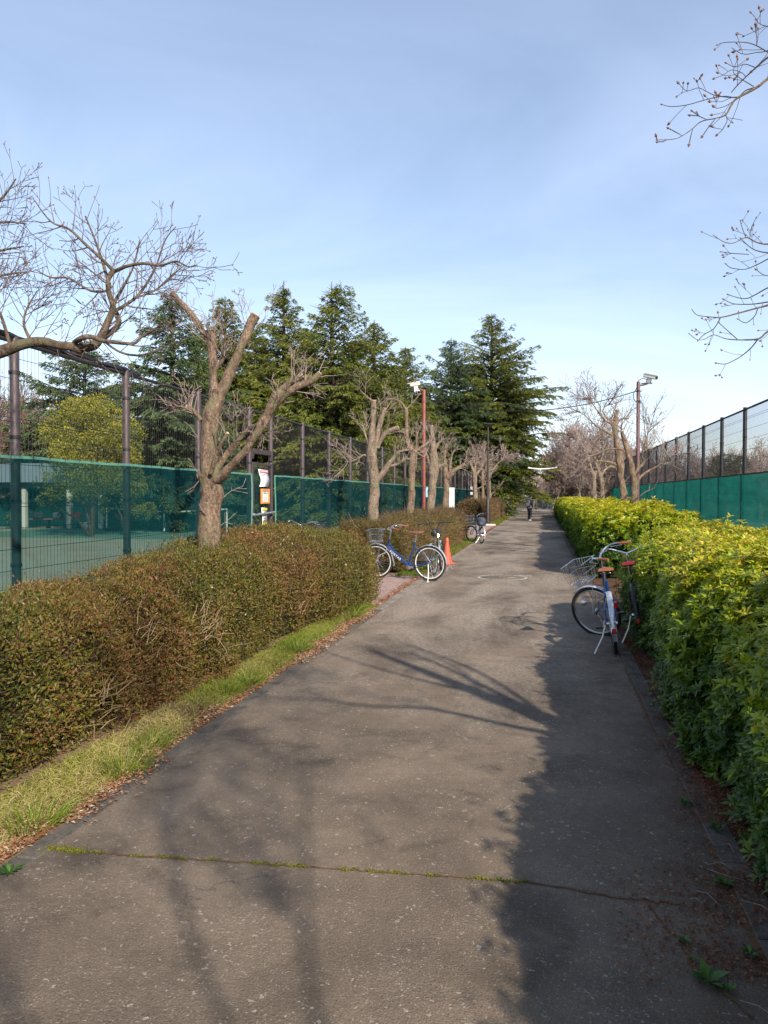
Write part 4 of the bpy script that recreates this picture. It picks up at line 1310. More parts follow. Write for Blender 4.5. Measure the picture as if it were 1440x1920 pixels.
TB = {'rmin': .0010, 'shoots': (3, .12, .0014, 1), 'plane': vn, 'f0': .1, 'seg': .035, 'prob': .35, 'kink': .22, 'up': .16}
TS = {'rmin': .0010, 'shoots': (2, .09, .0013, 1), 'plane': vn, 'f0': .2, 'seg': .03, 'prob': .3, 'kink': .22, 'up': .16}
b1 = (2.05, 3.15, 0)
limbs1 = [
    ([(2.05, 3.15, -.05, .17), (2.05, 3.15, .3, .14), (2.03, 3.16, 1.3, .125), (2.0, 3.15, 1.9, .115), (1.98, 3.12, 2.5, .085), (1.95, 3.1, 3.1, .06), (1.9, 3.1, 3.75, .035)], {'shoots': (3, .5, .004, 1)}),
    ([(2.0, 3.15, 1.9, .05), (1.9, 3.45, 2.35, .035), (1.78, 3.75, 2.75, .025), (1.62, 3.95, 3.05, .015)], {'shoots': (4, .6, .005, 2)}),
    ([(1.98, 3.12, 2.5, .032), (1.72, 3.1, 2.8, .024), (1.4, 3.2, 3.1, .017)] + q7(3.15, (760, 340, 24), (658, 405, 15), (600, 450, 14), (500, 505, 12), (470, 540, 11), (440, 590, 9), (390, 608, 6), (315, 625, 5), (260, 670, 4.5), (185, 713, 4), (80, 720, 3)), {'shoots': (5, .12, .0018, 1), 'f0': .65, 'plane': vn, 'seg': .035, 'prob': .3}),
    (q7(3.15, (610, 445, 8), (545, 465, 6), (500, 500, 5), (430, 495, 4.5), (350, 510, 4.5), (240, 540, 4), (160, 548, 3.5), (115, 538, 3)), TB),
    (q7(3.15, (500, 500, 6), (450, 500, 5), (385, 490, 4), (340, 470, 3.5), (300, 452, 3.5), (240, 467, 3), (200, 430, 3)), TB),
    (q7(3.15, (470, 475, 5), (500, 440, 6), (545, 395, 7), (600, 345, 9), (658, 295, 11), (740, 250, 14)), TB),
    (q7(3.15, (545, 395, 4), (520, 372, 3.5), (470, 360, 3), (430, 385, 3), (385, 402, 3)), TS),
    (q7(3.15, (740, 300, 6), (658, 268, 6), (600, 235, 5), (540, 218, 4), (440, 218, 3.5), (400, 230, 3)), TB),
    (q7(3.15, (740, 220, 6), (650, 262, 5), (600, 270, 4), (530, 278, 3.5), (470, 245, 3)), TS),
    (q7(3.15, (440, 590, 5), (448, 620, 4), (425, 665, 4), (400, 690, 3)), TS),
    (q7(3.15, (500, 505, 4), (450, 540, 3.5), (400, 557, 3), (383, 550, 2.5)), TS),
    (q7(3.15, (760, 180, 5), (658, 138, 4.5), (620, 125, 3.5), (598, 103, 3)), TS),
    (q7(3.15, (600, 350, 5), (540, 330, 4), (490, 345, 3.5), (445, 325, 3)), TS),
    (q7(3.15, (585, 445, 5), (520, 405, 4), (480, 370, 3.5), (500, 310, 3)), TS),
    (q7(3.15, (600, 235, 4), (607, 190, 3), (608, 150, 2.5)), TS),
    # lower twigs
    ([(2.0, 3.15, 1.95, .035), (1.95, 3.6, 2.25, .025), (1.75, 4.1, 2.45, .018)] + q7(4.25, (760, 1540, 17), (658, 1570, 11), (600, 1585, 9), (500, 1612, 8), (415, 1632, 7), (340, 1628, 5), (290, 1618, 4), (265, 1588, 3.5)), TB),
    ([(1.75, 4.1, 2.42, .025)] + q7(4.25, (760, 1660, 13), (658, 1705, 10), (610, 1742, 9), (520, 1748, 7), (440, 1742, 5), (380, 1722, 4), (330, 1745, 4), (290, 1745, 3.5), (248, 1712, 3.5)), TB),
    (q7(4.25, (608, 1742, 7), (575, 1785, 6), (530, 1825, 5), (490, 1850, 4.5), (440, 1872, 4), (395, 1868, 4)), TB),
    (q7(4.25, (605, 1585, 5), (590, 1625, 4.5), (545, 1660, 4), (505, 1642, 3.5)), TS),
    (q7(4.25, (415, 1632, 5), (380, 1690, 4.5), (330, 1720, 4), (300, 1750, 3.5)), TS),
    (q7(4.25, (500, 1745, 5), (450, 1700, 4), (405, 1660, 3.5)), TS),
    (q7(4.25, (760, 1440, 9), (658, 1480, 7), (600, 1512, 6), (550, 1535, 5), (500, 1530, 4), (455, 1515, 3.5)), TB),
    (q7(4.25, (760, 1540, 9), (658, 1553, 7), (600, 1562, 6), (550, 1565, 5), (480, 1562, 4), (432, 1540, 3.5)), TB),
    ([(1.98, 3.12, 2.5, .022), (1.85, 3.8, 2.7, .014)] + q7(4.25, (760, 1250, 12), (658, 1256, 8), (600, 1246, 6), (545, 1222, 5), (480, 1250, 4), (430, 1243, 4), (375, 1207, 3.5)), TB),
    (q7(4.25, (700, 1300, 7), (640, 1298, 6), (590, 1285, 5), (555, 1262, 4), (520, 1228, 3.5)), TB),
    (q7(4.25, (700, 1310, 7), (658, 1332, 6), (600, 1362, 5), (540, 1385, 4), (470, 1378, 4), (442, 1358, 3.5)), TB),
    (q7(4.25, (565, 1230, 4), (570, 1180, 3.5), (597, 1120, 3)), TS),
    (q7(4.25, (545, 1222, 4), (525, 1170, 3.5), (517, 1138, 3)), TS),
    (q7(4.25, (560, 1308, 4), (475, 1303, 4), (418, 1295, 3.5)), TS),
    (q7(4.25, (700, 1420, 5), (640, 1415, 4), (600, 1388, 3.5)), TS),
    # low limb leaning back: its shadow crosses the middle of the path
    ([(2.03, 3.15, 1.6, .045), (1.85, 2.8, 2.1, .032), (1.65, 2.55, 2.55, .025), (1.45, 2.2, 2.8, .02), (1.2, 2.05, 3.0, .015), (.9, 1.75, 3.2, .010)], {'shoots': (5, .7, .006, 2)}),
]
GR = 'pruned trees in a row along the right hedge'
near_tree('bare_tree', 'bare budded tree at the right edge, dark twigs hanging into the top right corner', b1, limbs1, None, (.95, (.0035, .0068)), M_TWIGG, M_BARK1, GR)
# another of the same row behind the camera; its shadow lies in the foreground
limbs2 = [
    ([(2.0, -1.55, -.05, .14), (2.0, -1.55, .3, .12), (1.98, -1.55, 1.4, .11), (1.95, -1.5, 2.0, .10), (1.85, -1.4, 2.6, .07)], {}),
    ([(1.9, -1.45, 2.3, 0.016), (1.75, -1.3, 2.9, 0.014), (1.7, -1.1, 3.6, 0.011), (1.8, -.8, 4.3, 0.009), (1.7, -.6, 5.0, 0.006), (1.8, -.5, 5.8, 0.003)], {'shoots': (14, 1.3, .008, 3), 'prob': .5}),
    ([(1.95, -1.5, 2.0, 0.016), (1.9, -1.1, 2.6, 0.014), (2.05, -.6, 3.2, 0.011), (2.25, -.15, 3.8, 0.007), (2.4, .4, 4.4, 0.005), (2.6, .9, 5.0, 0.003)], {'shoots': (14, 1.3, .008, 3)}),
    ([(1.9, -1.45, 2.1, 0.015), (1.4, -1.6, 2.7, 0.011), (1.0, -1.5, 3.3, 0.007), (.6, -1.2, 3.9, 0.004), (.4, -1.0, 4.4, 0.003)], {'shoots': (12, 1.2, .007, 3)}),
]
near_tree('bare_tree', 'pruned tree standing behind the photographer, only its shadow falls on the path in the foreground', (2.0, -1.55, 0), limbs2, None, None, M_TWIG, M_BARK1, GR)

# --- visible right row
def z7(*a):   # from the 4.8x crop at (980, 700)
    return [(980 + p[0] / 4.8, 700 + p[1] / 4.8, p[2] / 4.8, *p[3:]) for p in a]


TR = (6, .55, .009, 2)
rowr = [
    ('nearer trunk of the right row, forked, right of the tall pruned one', (1188, 945), 2.15, [
        (z7((1002, 1175, 30), (1000, 1060, 28), (1000, 960, 28), (985, 890, 28), (968, 800, 24), (950, 730, 24), (930, 650, 22), (905, 570, 18), (890, 520, 14)), {'shoots': TR}),
        (z7((1010, 1030, 14), (1055, 940, 14), (1130, 880, 11), (1190, 850, 10), (1240, 818, 8), (1275, 780, 6), (1310, 730, 3)), {'cut': False, 'shoots': (12, .8, .008, 2)}),
        (z7((1000, 920, 14), (1040, 860, 13), (1080, 820, 11), (1100, 780, 8)), {'shoots': TR}),
        (z7((950, 740, 9), (900, 690, 9), (820, 680, 8), (740, 690, 7), (660, 730, 6), (580, 745, 4)), {'cut': False, 'shoots': (8, .7, .008, 2)}),
        (z7((895, 540, 9), (890, 510, 8), (888, 480, 7)), {'shoots': TR}),
        (z7((1030, 860, 8), (1080, 700, 6), (1120, 560, 4), (1160, 450, 2)), {'cut': False, 'shoots': (10, .7, .009, 2)}),
        (z7((1050, 1110, 5), (1100, 1070, 4), (1190, 1030, 2)), {'cut': False, 'shoots': (2, .4, .006, 1)}),
    ]),
    ('tall thick pruned trunk of the right row with a dark stub on top', (1166, 945), 2.15, [
        (z7((905, 1170, 32), (900, 1060, 32), (882, 950, 30), (880, 850, 33), (862, 720, 32), (845, 600, 26), (832, 500, 26), (838, 420, 24), (852, 330, 16)), {'shoots': TR}),
        (z7((830, 470, 18), (800, 430, 18), (790, 400, 14)), {'shoots': (6, .9, .010, 2)}),
        (z7((840, 480, 14), (880, 415, 8), (955, 408, 6)), {'cut': False, 'shoots': TR}),
        (z7((830, 480, 12), (740, 420, 9), (690, 360, 7), (640, 290, 5), (600, 240, 4), (565, 215, 3)), {'cut': False, 'shoots': (16, .75, .010, 2)}),
        (z7((850, 830, 12), (780, 800, 11), (700, 790, 9), (600, 795, 7)), {'cut': False, 'shoots': (8, .8, .010, 2)}),
        (z7((820, 560, 10), (740, 520, 8), (660, 470, 6), (560, 380, 4), (480, 330, 3)), {'cut': False, 'shoots': (14, .75, .010, 2)}),
        (z7((690, 380, 5), (700, 300, 4), (640, 220, 3)), {'cut': False, 'shoots': (8, .7, .009, 2)}),
        (z7((770, 420, 6), (720, 330, 4), (790, 270, 3)), {'cut': False, 'shoots': (8, .7, .009, 2)}),
    ]),
    ('short trunk of the right row with an upward fork, left of the tall pruned one', (1128, 942), 2.2, [
        (z7((715, 1150, 22), (712, 1050, 20), (705, 960, 22), (690, 890, 16)), {'cut': False, 'shoots': TR}),
        (z7((705, 930, 13), (740, 870, 10), (790, 840, 8), (850, 860, 5)), {'cut': False, 'shoots': (12, .8, .011, 2)}),
        (z7((695, 900, 12), (660, 820, 9), (640, 720, 7), (650, 620, 5), (700, 520, 3)), {'cut': False, 'shoots': (16, .8, .013, 3)}),
    ]),
    ('darker short trunk of the right row beside the white wall', (1114, 940), 2.3, [
        (z7((645, 1140, 22), (640, 1060, 21), (640, 960, 22), (632, 880, 16)), {'cut': False, 'shoots': TR}),
        (z7((635, 900, 12), (600, 800, 9), (580, 700, 7), (600, 600, 4)), {'cut': False, 'shoots': (16, .9, .013, 3)}),
        (z7((640, 930, 10), (690, 830, 8), (720, 700, 5), (710, 600, 3)), {'cut': False, 'shoots': (14, .8, .013, 3)}),
    ]),
    ('slim trunk of the right row, left of the white wall', (1092, 938), 2.4, [
        (z7((540, 1120, 13), (542, 1040, 13), (540, 960, 12), (530, 880, 10)), {'cut': False, 'shoots': (12, 1.5, .02, 3)}),
        (z7((535, 900, 9), (500, 780, 7), (510, 640, 4), (480, 560, 3)), {'cut': False, 'shoots': (16, 1.1, .016, 3)}),
    ]),
    ('farthest trunk of the right row, in a tangle of twigs', (1086, 937), 2.5, [
        (z7((510, 1110, 9), (512, 1020, 9), (500, 900, 7)), {'cut': False, 'shoots': (14, 2.0, .024, 3)}),
        (z7((505, 940, 7), (450, 820, 6), (430, 700, 4), (380, 620, 2)), {'cut': False, 'shoots': (16, 2.0, .022, 3)}),
    ]),
]
for i, (lab, bp, X, limbs) in enumerate(rowr):
    pollard('pruned_tree', lab, bp, X, limbs, GR, M_BARK1 if i < 2 else M_BARK2, M_TWIGP, dens=1.2, seg=.11 + .02 * i)


# ------------------------------------------------------------------ big bare background trees
def bare_mesh(seed, H, spread, lv=4, stems=3, twr=.012, n0=7):
    random.seed(seed)
    tw = []
    trunk = MB()
    for s in range(stems):
        a = random.uniform(0, 6.28)
        d = Vector((math.cos(a) * .16 * spread, math.sin(a) * .16 * spread, 1)).normalized()
        P, Q = [Vector((random.gauss(0, .12) * (stems > 1), random.gauss(0, .12) * (stems > 1), -.1))], [H * .018 + .03]
        for i in range(7):
            d = (d + Vector((random.gauss(0, .1), random.gauss(0, .1), .05))).normalized()
            P.append(P[-1] + d * H * .10); Q.append(Q[0] * (1 - .105 * (i + 1)))
            if i >= 1:
                for q in range(n0 // 2):
                    pd = perp(d)
                    shoot(tw, None, P[-1].copy(), (pd * .8 * spread + d * .7 + Vector((0, 0, .2))).normalized(), H * random.uniform(.22, .42) * (1.05 - i * .06), Q[-1] * .55, lv - 1, H * .035, .14, .07, .62, .62, .56, True, twr * .7, .8)
        shoot(tw, None, P[-1], d, H * .3, Q[-1], lv - 1, H * .035, .14, .07, .65, .6, .56, True, twr * .7, .8)
        trunk.tube(P, Q, 8)
    return trunk, tw


def build_bare(name, seed, H, spread, mat_t, mat_w, label, loc, grp, **kw):
    trunk, tw = bare_mesh(seed, H, spread, **kw)
    t = thing(name, label, 'tree', loc, 0, grp)
    trunk.build('trunk', mat_t, t)
    V, F = multi_tubes(tw, 3)
    mesh('crown', V, F, mat_w, t)
    return t


def copy_thing(o, loc, rz, sc=(1, 1, 1), label=None, group=None):
    c = o.copy(); COL.objects.link(c)
    c.location = loc; c.rotation_euler = (0, 0, rz); c.scale = sc
    if label: c['label'] = label
    if group: c['group'] = group
    for ch in list(o.children):
        k = ch.copy(); COL.objects.link(k); k.parent = c
        for g in list(ch.children):
            q = g.copy(); COL.objects.link(q); q.parent = k
    return c


def at(px, d):
    p = W(px, HZ, d)
    return (p.x, p.y, 0)


GB = 'leafless trees beyond the fences'
A1 = build_bare('leafless_tree', 101, 6.3, 1.0, M_BARK2, M_TWIGP, 'pinkish leafless tree crown behind the right row of trunks, nearest of them', at(1138, 44), GB, stems=3, twr=.014)
A2 = build_bare('leafless_tree', 202, 7.2, 1.25, M_BARK2, M_TWIGP, 'wide pinkish leafless tree arching over the path end', at(1062, 70), GB, stems=4, twr=.020)
A3 = build_bare('leafless_tree', 303, 8.0, .9, M_BARK1, M_TWIGB, 'red brown leafless tree at the far left behind the mesh fence', at(35, 44), GB, stems=4, twr=.018)
cps = [
    (A1, 1212, 47, .84, 'leafless tree behind the maroon camera pole'),
    (A1, 1180, 58, 1.1, 'tall leafless tree between the camera pole and the tall pruned trunk'),
    (A1, 1098, 62, 1.12, 'leafless tree above the white wall'),
    (A2, 1044, 92, 1.05, 'leafless tree just right of the big cedar at the path end'),
    (A2, 1085, 84, 1.0, 'leafless tree in the tangle above the far right hedge'),
    (A2, 1120, 66, .82, 'leafless tree behind the short forked trunk on the right'),
    (A1, 1260, 74, .95, 'leafless tree showing over the far end of the right fence'),
    (A1, 1318, 70, .95, 'leafless tree seen through the right mesh, left of the round evergreen'),
    (A1, 1425, 52, .85, 'nearest leafless tree seen through the mesh at the right edge'),
    (A2, 1390, 66, .8, 'low leafless tree through the right mesh, behind the round evergreen'),
    (A2, 1290, 76, .85, 'low leafless tree through the right mesh, third panel group'),
    (A2, 1350, 76, .9, 'leafless tree through the right mesh, behind the round evergreen and taller'),
    (A3, -55, 40, 1.0, 'red brown leafless tree cut off by the left edge'),
    (A3, 80, 50, 1.0, 'red brown leafless tree left of the yellow green bush'),
    (A3, 10, 52, 1.15, 'tallest red brown leafless tree at the far left'),
    (A3, 130, 60, 1.0, 'red brown leafless tree behind the yellow green bush'),
    (A3, 262, 42, .8, 'leafless tree right of the yellow green bush'),
    (A1, 690, 62, .6, 'small leafless tree among the dark cedars behind the fence'),
    (A2, 1000, 108, .8, 'low leafless tree closing the view at the path end'),
    (A2, 1030, 116, .8, 'leafless tree far beyond the parked bicycles'),
]
random.seed(77)
for (o, px, d, s, lab) in cps:
    copy_thing(o, at(px, d), random.uniform(0, 6.28), (s, s, s * random.uniform(.92, 1.05)), lab)


# ------------------------------------------------------------------ cedars
def cedar(name, label, px, d, topy, Rw, seed, mat_, grp, low=.06, dens=1.0, lean=0.0):
    rg = np.random.default_rng(seed)
    top = W(px, topy, d)
    H = top.z
    loc = (top.x, top.y, 0)
    t = thing(name, label, 'tree', loc, 0, grp)
    cP, cD, cN, cL, cC = [], [], [], [], []
    pl = []
    z = H * low
    while z < H - .25:
        f = z / H
        env = min(Rw * (.46 if 'largest' in label else .60), Rw * (1 - f) ** .98 * (1 + .10 * math.sin(f * 29 + seed))) + .02
        nb = int(max(5, 6 + env * 1.0))
        for q in range(nb):
            az = rg.uniform(0, 2 * math.pi)
            L = env * rg.uniform(.60, 1.22) + .05
            if rg.random() < .08:
                L *= 1.25
            rise = rg.uniform(.02, .26) + .55 * f ** 2 + (rg.random() < .1) * .35
            droop = rg.uniform(.12, .36) * (1 - .5 * f)
            n = max(4, int(L / .30))
            pts = []
            ds = np.linspace(0, 1, n + 1)
            ca, sa = math.cos(az), math.sin(az)
            for s in ds:
                rr = L * s
                pts.append((ca * rr, sa * rr, z + L * (rise * s - droop * s * s * 1.25)))
            pts = np.array(pts)
            pl.append((pts, list(np.linspace(.012 + L * .011, .006, n + 1))))
            # side sprays
            m = max(4, int(L / .115 * dens))
            for s in rg.uniform(.01, 1, m) ** .62:
                i = min(n - 1, int(s * n)); p = pts[i] + (pts[i + 1] - pts[i]) * (s * n - i)
                sl_ = (.10 + .24 * L * (1 - s) ** .7 * .8) * rg.uniform(.6, 1.25)
                sd = 1 if rg.random() < .5 else -1
                da = az + sd * rg.uniform(.5, 1.25)
                dv = np.array([math.cos(da), math.sin(da), rg.uniform(-.30, .02)])
                k2 = max(2, int(sl_ / .13))
                for u in np.linspace(.1, 1, k2):
                    pc = p + dv * sl_ * u + np.array([0, 0, -.10 * u * u])
                    for _ in range(4):
                        cP.append(pc + rg.normal(size=3) * [.05, .05, .02])
                        cD.append(dv * .7 + np.array([ca, sa, 0]) * .7 + rg.normal(size=3) * .28 + np.array([0, 0, -.20]))
                        cL.append(rg.uniform(.15, .32) * (.6 + .4 * (1 - f)))
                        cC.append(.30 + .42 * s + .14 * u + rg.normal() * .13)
        z += rg.uniform(.30, .52) * (1 - .50 * f)
    # leader
    for u in np.linspace(0, 1, 26):
        zt = H - 1.9 * (1 - u)
        for _ in range(3):
            a = rg.uniform(0, 6.28)
            cP.append((0, 0, zt)); cD.append((math.cos(a), math.sin(a), .9)); cL.append(.42 * (1 - u) + .08); cC.append(.55)
    P = np.array(cP); D = np.array(cD); L = np.array(cL); n = len(P)
    Nn = np.array([0, 0, 1.0]) + rg.normal(size=(n, 3)) * .45
    V, F, k = leaves(P, D, Nn, L, L * rg.uniform(.09, .19, n), .2, .3)
    V = V + np.stack([V[:, 2] * 0 + lean * (V[:, 2] / H) ** 2, V[:, 2] * 0, V[:, 2] * 0], 1)
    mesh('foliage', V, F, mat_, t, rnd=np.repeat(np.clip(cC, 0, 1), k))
    b = MB(); b.tube([(0, 0, -.1), (0, 0, H * .4), (0, 0, H * .8), (0, 0, H)], [H * .018 + .05, H * .014, H * .007, .015], 10)
    b.build('trunk', M_BARKD, t)
    V, F = multi_tubes(pl, 4)
    mesh('branches', V, F, M_BARKD, t)
    return t


GC = 'tall dark cedars behind the left fence'
cedars = [
    ('cedar left of the big pruned tree trunk, its tip behind the bare twigs', 322, 36, 548, 6.2, M_NEEDLEB, .04),
    ('broad cedar behind the orange cut limb, half hidden by the pruned tree', 422, 44, 556, 6.8, M_NEEDLE, .05),
    ('pointed olive green cedar, second peak from the left above the fence', 532, 46, 530, 6.8, M_NEEDLE, .06),
    ('tall cedar with a crooked tip, tallest peak of the left group', 622, 42, 528, 7.2, M_NEEDLE, .06),
    ('cedar with a thin pale blue tip, right of the tallest peak', 702, 54, 600, 8.2, M_NEEDLE, .05),
    ('small thin tipped cedar at the right end of the left group', 760, 60, 650, 7.4, M_NEEDLE, .05),
    ('low spreading cedar behind the yellow green bush', 158, 42, 630, 7.6, M_NEEDLEB, .15),
    ('cedar with a thin bare tip, leftmost of the right group behind the red pole', 846, 60, 634, 8.4, M_NEEDLEB, .06),
    ('largest cedar, tallest peak at the end of the path', 922, 62, 588, 10.4, M_NEEDLE, .13),
    ('cedar merged with the right side of the largest one, beside the path end', 948, 66, 700, 5.6, M_NEEDLE, .10),
    ('low cedar closing the gap at the far end of the path', 1052, 112, 880, 8, M_NEEDLE, .08),
    ('dark cedar filling the gap between the two groups of cedars', 800, 74, 735, 8, M_NEEDLEB, .05),
    ('cedar standing farther back, between the half hidden one and the olive green one', 478, 58, 612, 9, M_NEEDLEB, .04),
    ('cedar standing farther back, between the olive green one and the tallest peak', 578, 60, 628, 9, M_NEEDLE, .04),
    ('cedar standing farther back, just right of the tallest peak', 662, 64, 640, 9, M_NEEDLE, .04),
    ('cedar standing farther back, left of the big pruned tree', 372, 56, 628, 8, M_NEEDLEB, .04),
]
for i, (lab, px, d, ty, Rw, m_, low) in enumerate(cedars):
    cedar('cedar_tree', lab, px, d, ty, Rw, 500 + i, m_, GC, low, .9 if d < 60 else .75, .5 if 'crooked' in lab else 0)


# ------------------------------------------------------------------ leafy bushes in the distance
def bush(name, label, loc, w_, h_, mat_, n, L, seed, grp=None, z0=0.0, cat='bush'):
    rg = np.random.default_rng(seed)
    t = thing(name, label, cat, loc, 0, grp)
    nc = max(10, int(n / 220))
    cs = []
    for _ in range(nc):
        a = rg.uniform(0, 6.28); u = rg.uniform(0, 1)
        zz_ = z0 + (h_ - z0) * rg.uniform(.12, 1) ** .8
        prof = math.sqrt(max(.04, 1 - ((zz_ - z0) / (h_ - z0) - .38) ** 2 / .42))
        r = w_ * .5 * prof * math.sqrt(u) * .95
        cs.append((r * math.cos(a), r * math.sin(a), zz_ * .93, w_ * rg.uniform(.08, .15)))
    cs = np.array(cs)
    ci = rg.integers(0, nc, n)
    d = unit(rg.normal(size=(n, 3)))
    P = cs[ci, :3] + d * (cs[ci, 3] * rg.uniform(.7, 1.05, n))[:, None] * [1, 1, .8]
    P[:, 2] = np.maximum(P[:, 2], .03)
    D = unit(d * .6 + rg.normal(size=(n, 3)) * .7 + [0, 0, .25])
    Ls = rg.uniform(.6, 1.3, n) * L
    V, F, k = leaves(P, D, rg.normal(size=(n, 3)), Ls, Ls * .28, .25, .1)
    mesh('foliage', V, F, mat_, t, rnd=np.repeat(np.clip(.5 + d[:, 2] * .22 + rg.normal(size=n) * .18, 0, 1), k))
    b = MB()
    for q in range(7):
        c_ = cs[rg.integers(0, nc)]
        b.tube([(0, 0, -.05), (c_[0] * .3, c_[1] * .3, c_[2] * .45), (c_[0], c_[1], c_[2])], [.06 + w_ * .008, .04, .015], 6)
    b.build('trunk', M_BARKD, t)
    return t


bush('yellow_green_tree', 'round yellow green leafy tree behind the left mesh fence', at(172, 30), 4.0, 5.75, M_YBUSH, 26000, .085, 1, None, .6, 'tree')
bush('yellow_green_tree', 'lower yellow green shrub at the right foot of the round one', at(238, 31), 2.2, 3.6, M_YBUSH, 8000, .085, 2, None, .3, 'tree')
bush('evergreen_bush', 'round dark evergreen showing through the right mesh fence', at(1374, 58), 4.6, 5.1, M_GBUSH, 9000, .14, 3)
GU = 'dark shrubs below the cedars'
k_ = 0
for (px, d, w_, h_, lab) in ((290, 40, 5, 3.0, 'shrub below the leftmost cedar, behind the court'), (385, 46, 5, 3.0, 'shrub behind the big pruned trunk'), (465, 48, 6, 2.8, 'shrub behind the gate in the fence'), (560, 48, 5, 2.7, 'shrub behind the fence, right of the gate'), (640, 50, 5, 2.7, 'shrub behind the fence below the crooked cedar'),
                             (730, 60, 6, 3.0, 'shrub behind the second pruned tree'), (800, 66, 6, 3.0, 'shrub behind the red pole'), (870, 72, 6, 3.2, 'shrub below the largest cedar, left side'), (925, 80, 5, 2.8, 'shrub behind the far lamp post'),
                             (60, 60, 8, 4.5, 'dark shrub behind the court shelter, left part'), (160, 58, 8, 4.2, 'dark shrub behind the court shelter, right part'), (230, 54, 7, 3.6, 'dark shrub behind the tennis net')):
    k_ += 1
    bush('dark_shrub', lab, at(px, d), w_, h_, M_GBUSH, 4200, .17, 20 + k_, GU)
GF = 'shrubs closing the far end of the path'
for (px, d, w_, h_, lab, m_) in ((1022, 98, 2.4, 1.3, 'low yellow green shrub at the end of the path', M_YBUSH), (1046, 104, 5, 2.0, 'far green shrub right of the path end', M_GBUSH), (1075, 92, 5, 3.6, 'dark shrub behind the far right hedge', M_GBUSH),
                                 (985, 106, 6, 3.0, 'brown green shrub behind the walker', M_GBUSH), (1120, 78, 7, 2.8, 'dark shrub behind the trunks on the right', M_GBUSH), (1165, 70, 6, 2.6, 'dark shrub behind the tall pruned trunk', M_GBUSH)):
    k_ += 1
    bush('far_shrub', lab, at(px, d), w_, h_, m_, 3000, .16, 40 + k_, GF)
# distant wood on both sides, one mass
rg = np.random.default_rng(9)
n = 60000
side = rg.random(n)
ang = np.where(side < .5, rg.uniform(-1.25, -.16, n), rg.uniform(.0, 1.1, n))
dist = rg.uniform(118, 150, n)
hh_ = 6.5 + 1.8 * np.sin(ang * 23) + 1.2 * np.sin(ang * 61 + 1)
P = np.stack([np.sin(ang) * dist, np.cos(ang) * dist, rg.random(n) ** .8 * hh_ * dist / 130], 1)
D = rvec(n); D[:, 2] = np.abs(D[:, 2]) + .5
V, F, k = leaves(P, D, rvec(n), rg.uniform(.5, 1.5, n), rg.uniform(.05, .18, n), .2, .1)
M_WOOD = leafmat('distant_wood', [(0, (0.035, 0.035, 0.016)), (0.4, (0.11, 0.078, 0.050)), (0.8, (0.20, 0.135, 0.10)), (1, (0.27, 0.20, 0.16))], .8, .05, .1)
o = mesh('distant_wood', V, F, M_WOOD, rnd=np.repeat(np.clip(rg.normal(size=n) * .25 + .55, 0, 1), k))
props(o, 'distant brown leafless wood along the horizon behind the fences', 'wood', kind='stuff')


# ------------------------------------------------------------------ fences
def wire_panel(Lb, H, z0=.05, sp=.055):
    b = MB()
    nv = int(Lb / sp)
    V, F = [], []
    r = .0021
    ys = (np.arange(nv) + .5) * Lb / nv
    for y in ys:
        b.tube([(0, y, z0), (0, y, H)], r, 4, False)
    zs = []
    z = z0 + .05
    i = 0
    while z < H:
        zs.append(z)
        if i % 4 == 3:
            zs.append(z + .035)
        z += .205; i += 1
    for z in zs:
        b.tube([(.006, 0.02, z), (.006, Lb - .02, z)], .0028, 4, False)
    return b


def post(h, r, bands=True):
    b = MB()
    b.lathe([(r, -.1), (r, h), (r * .9, h + .015), (0.001, h + .02)], 12)
    return b


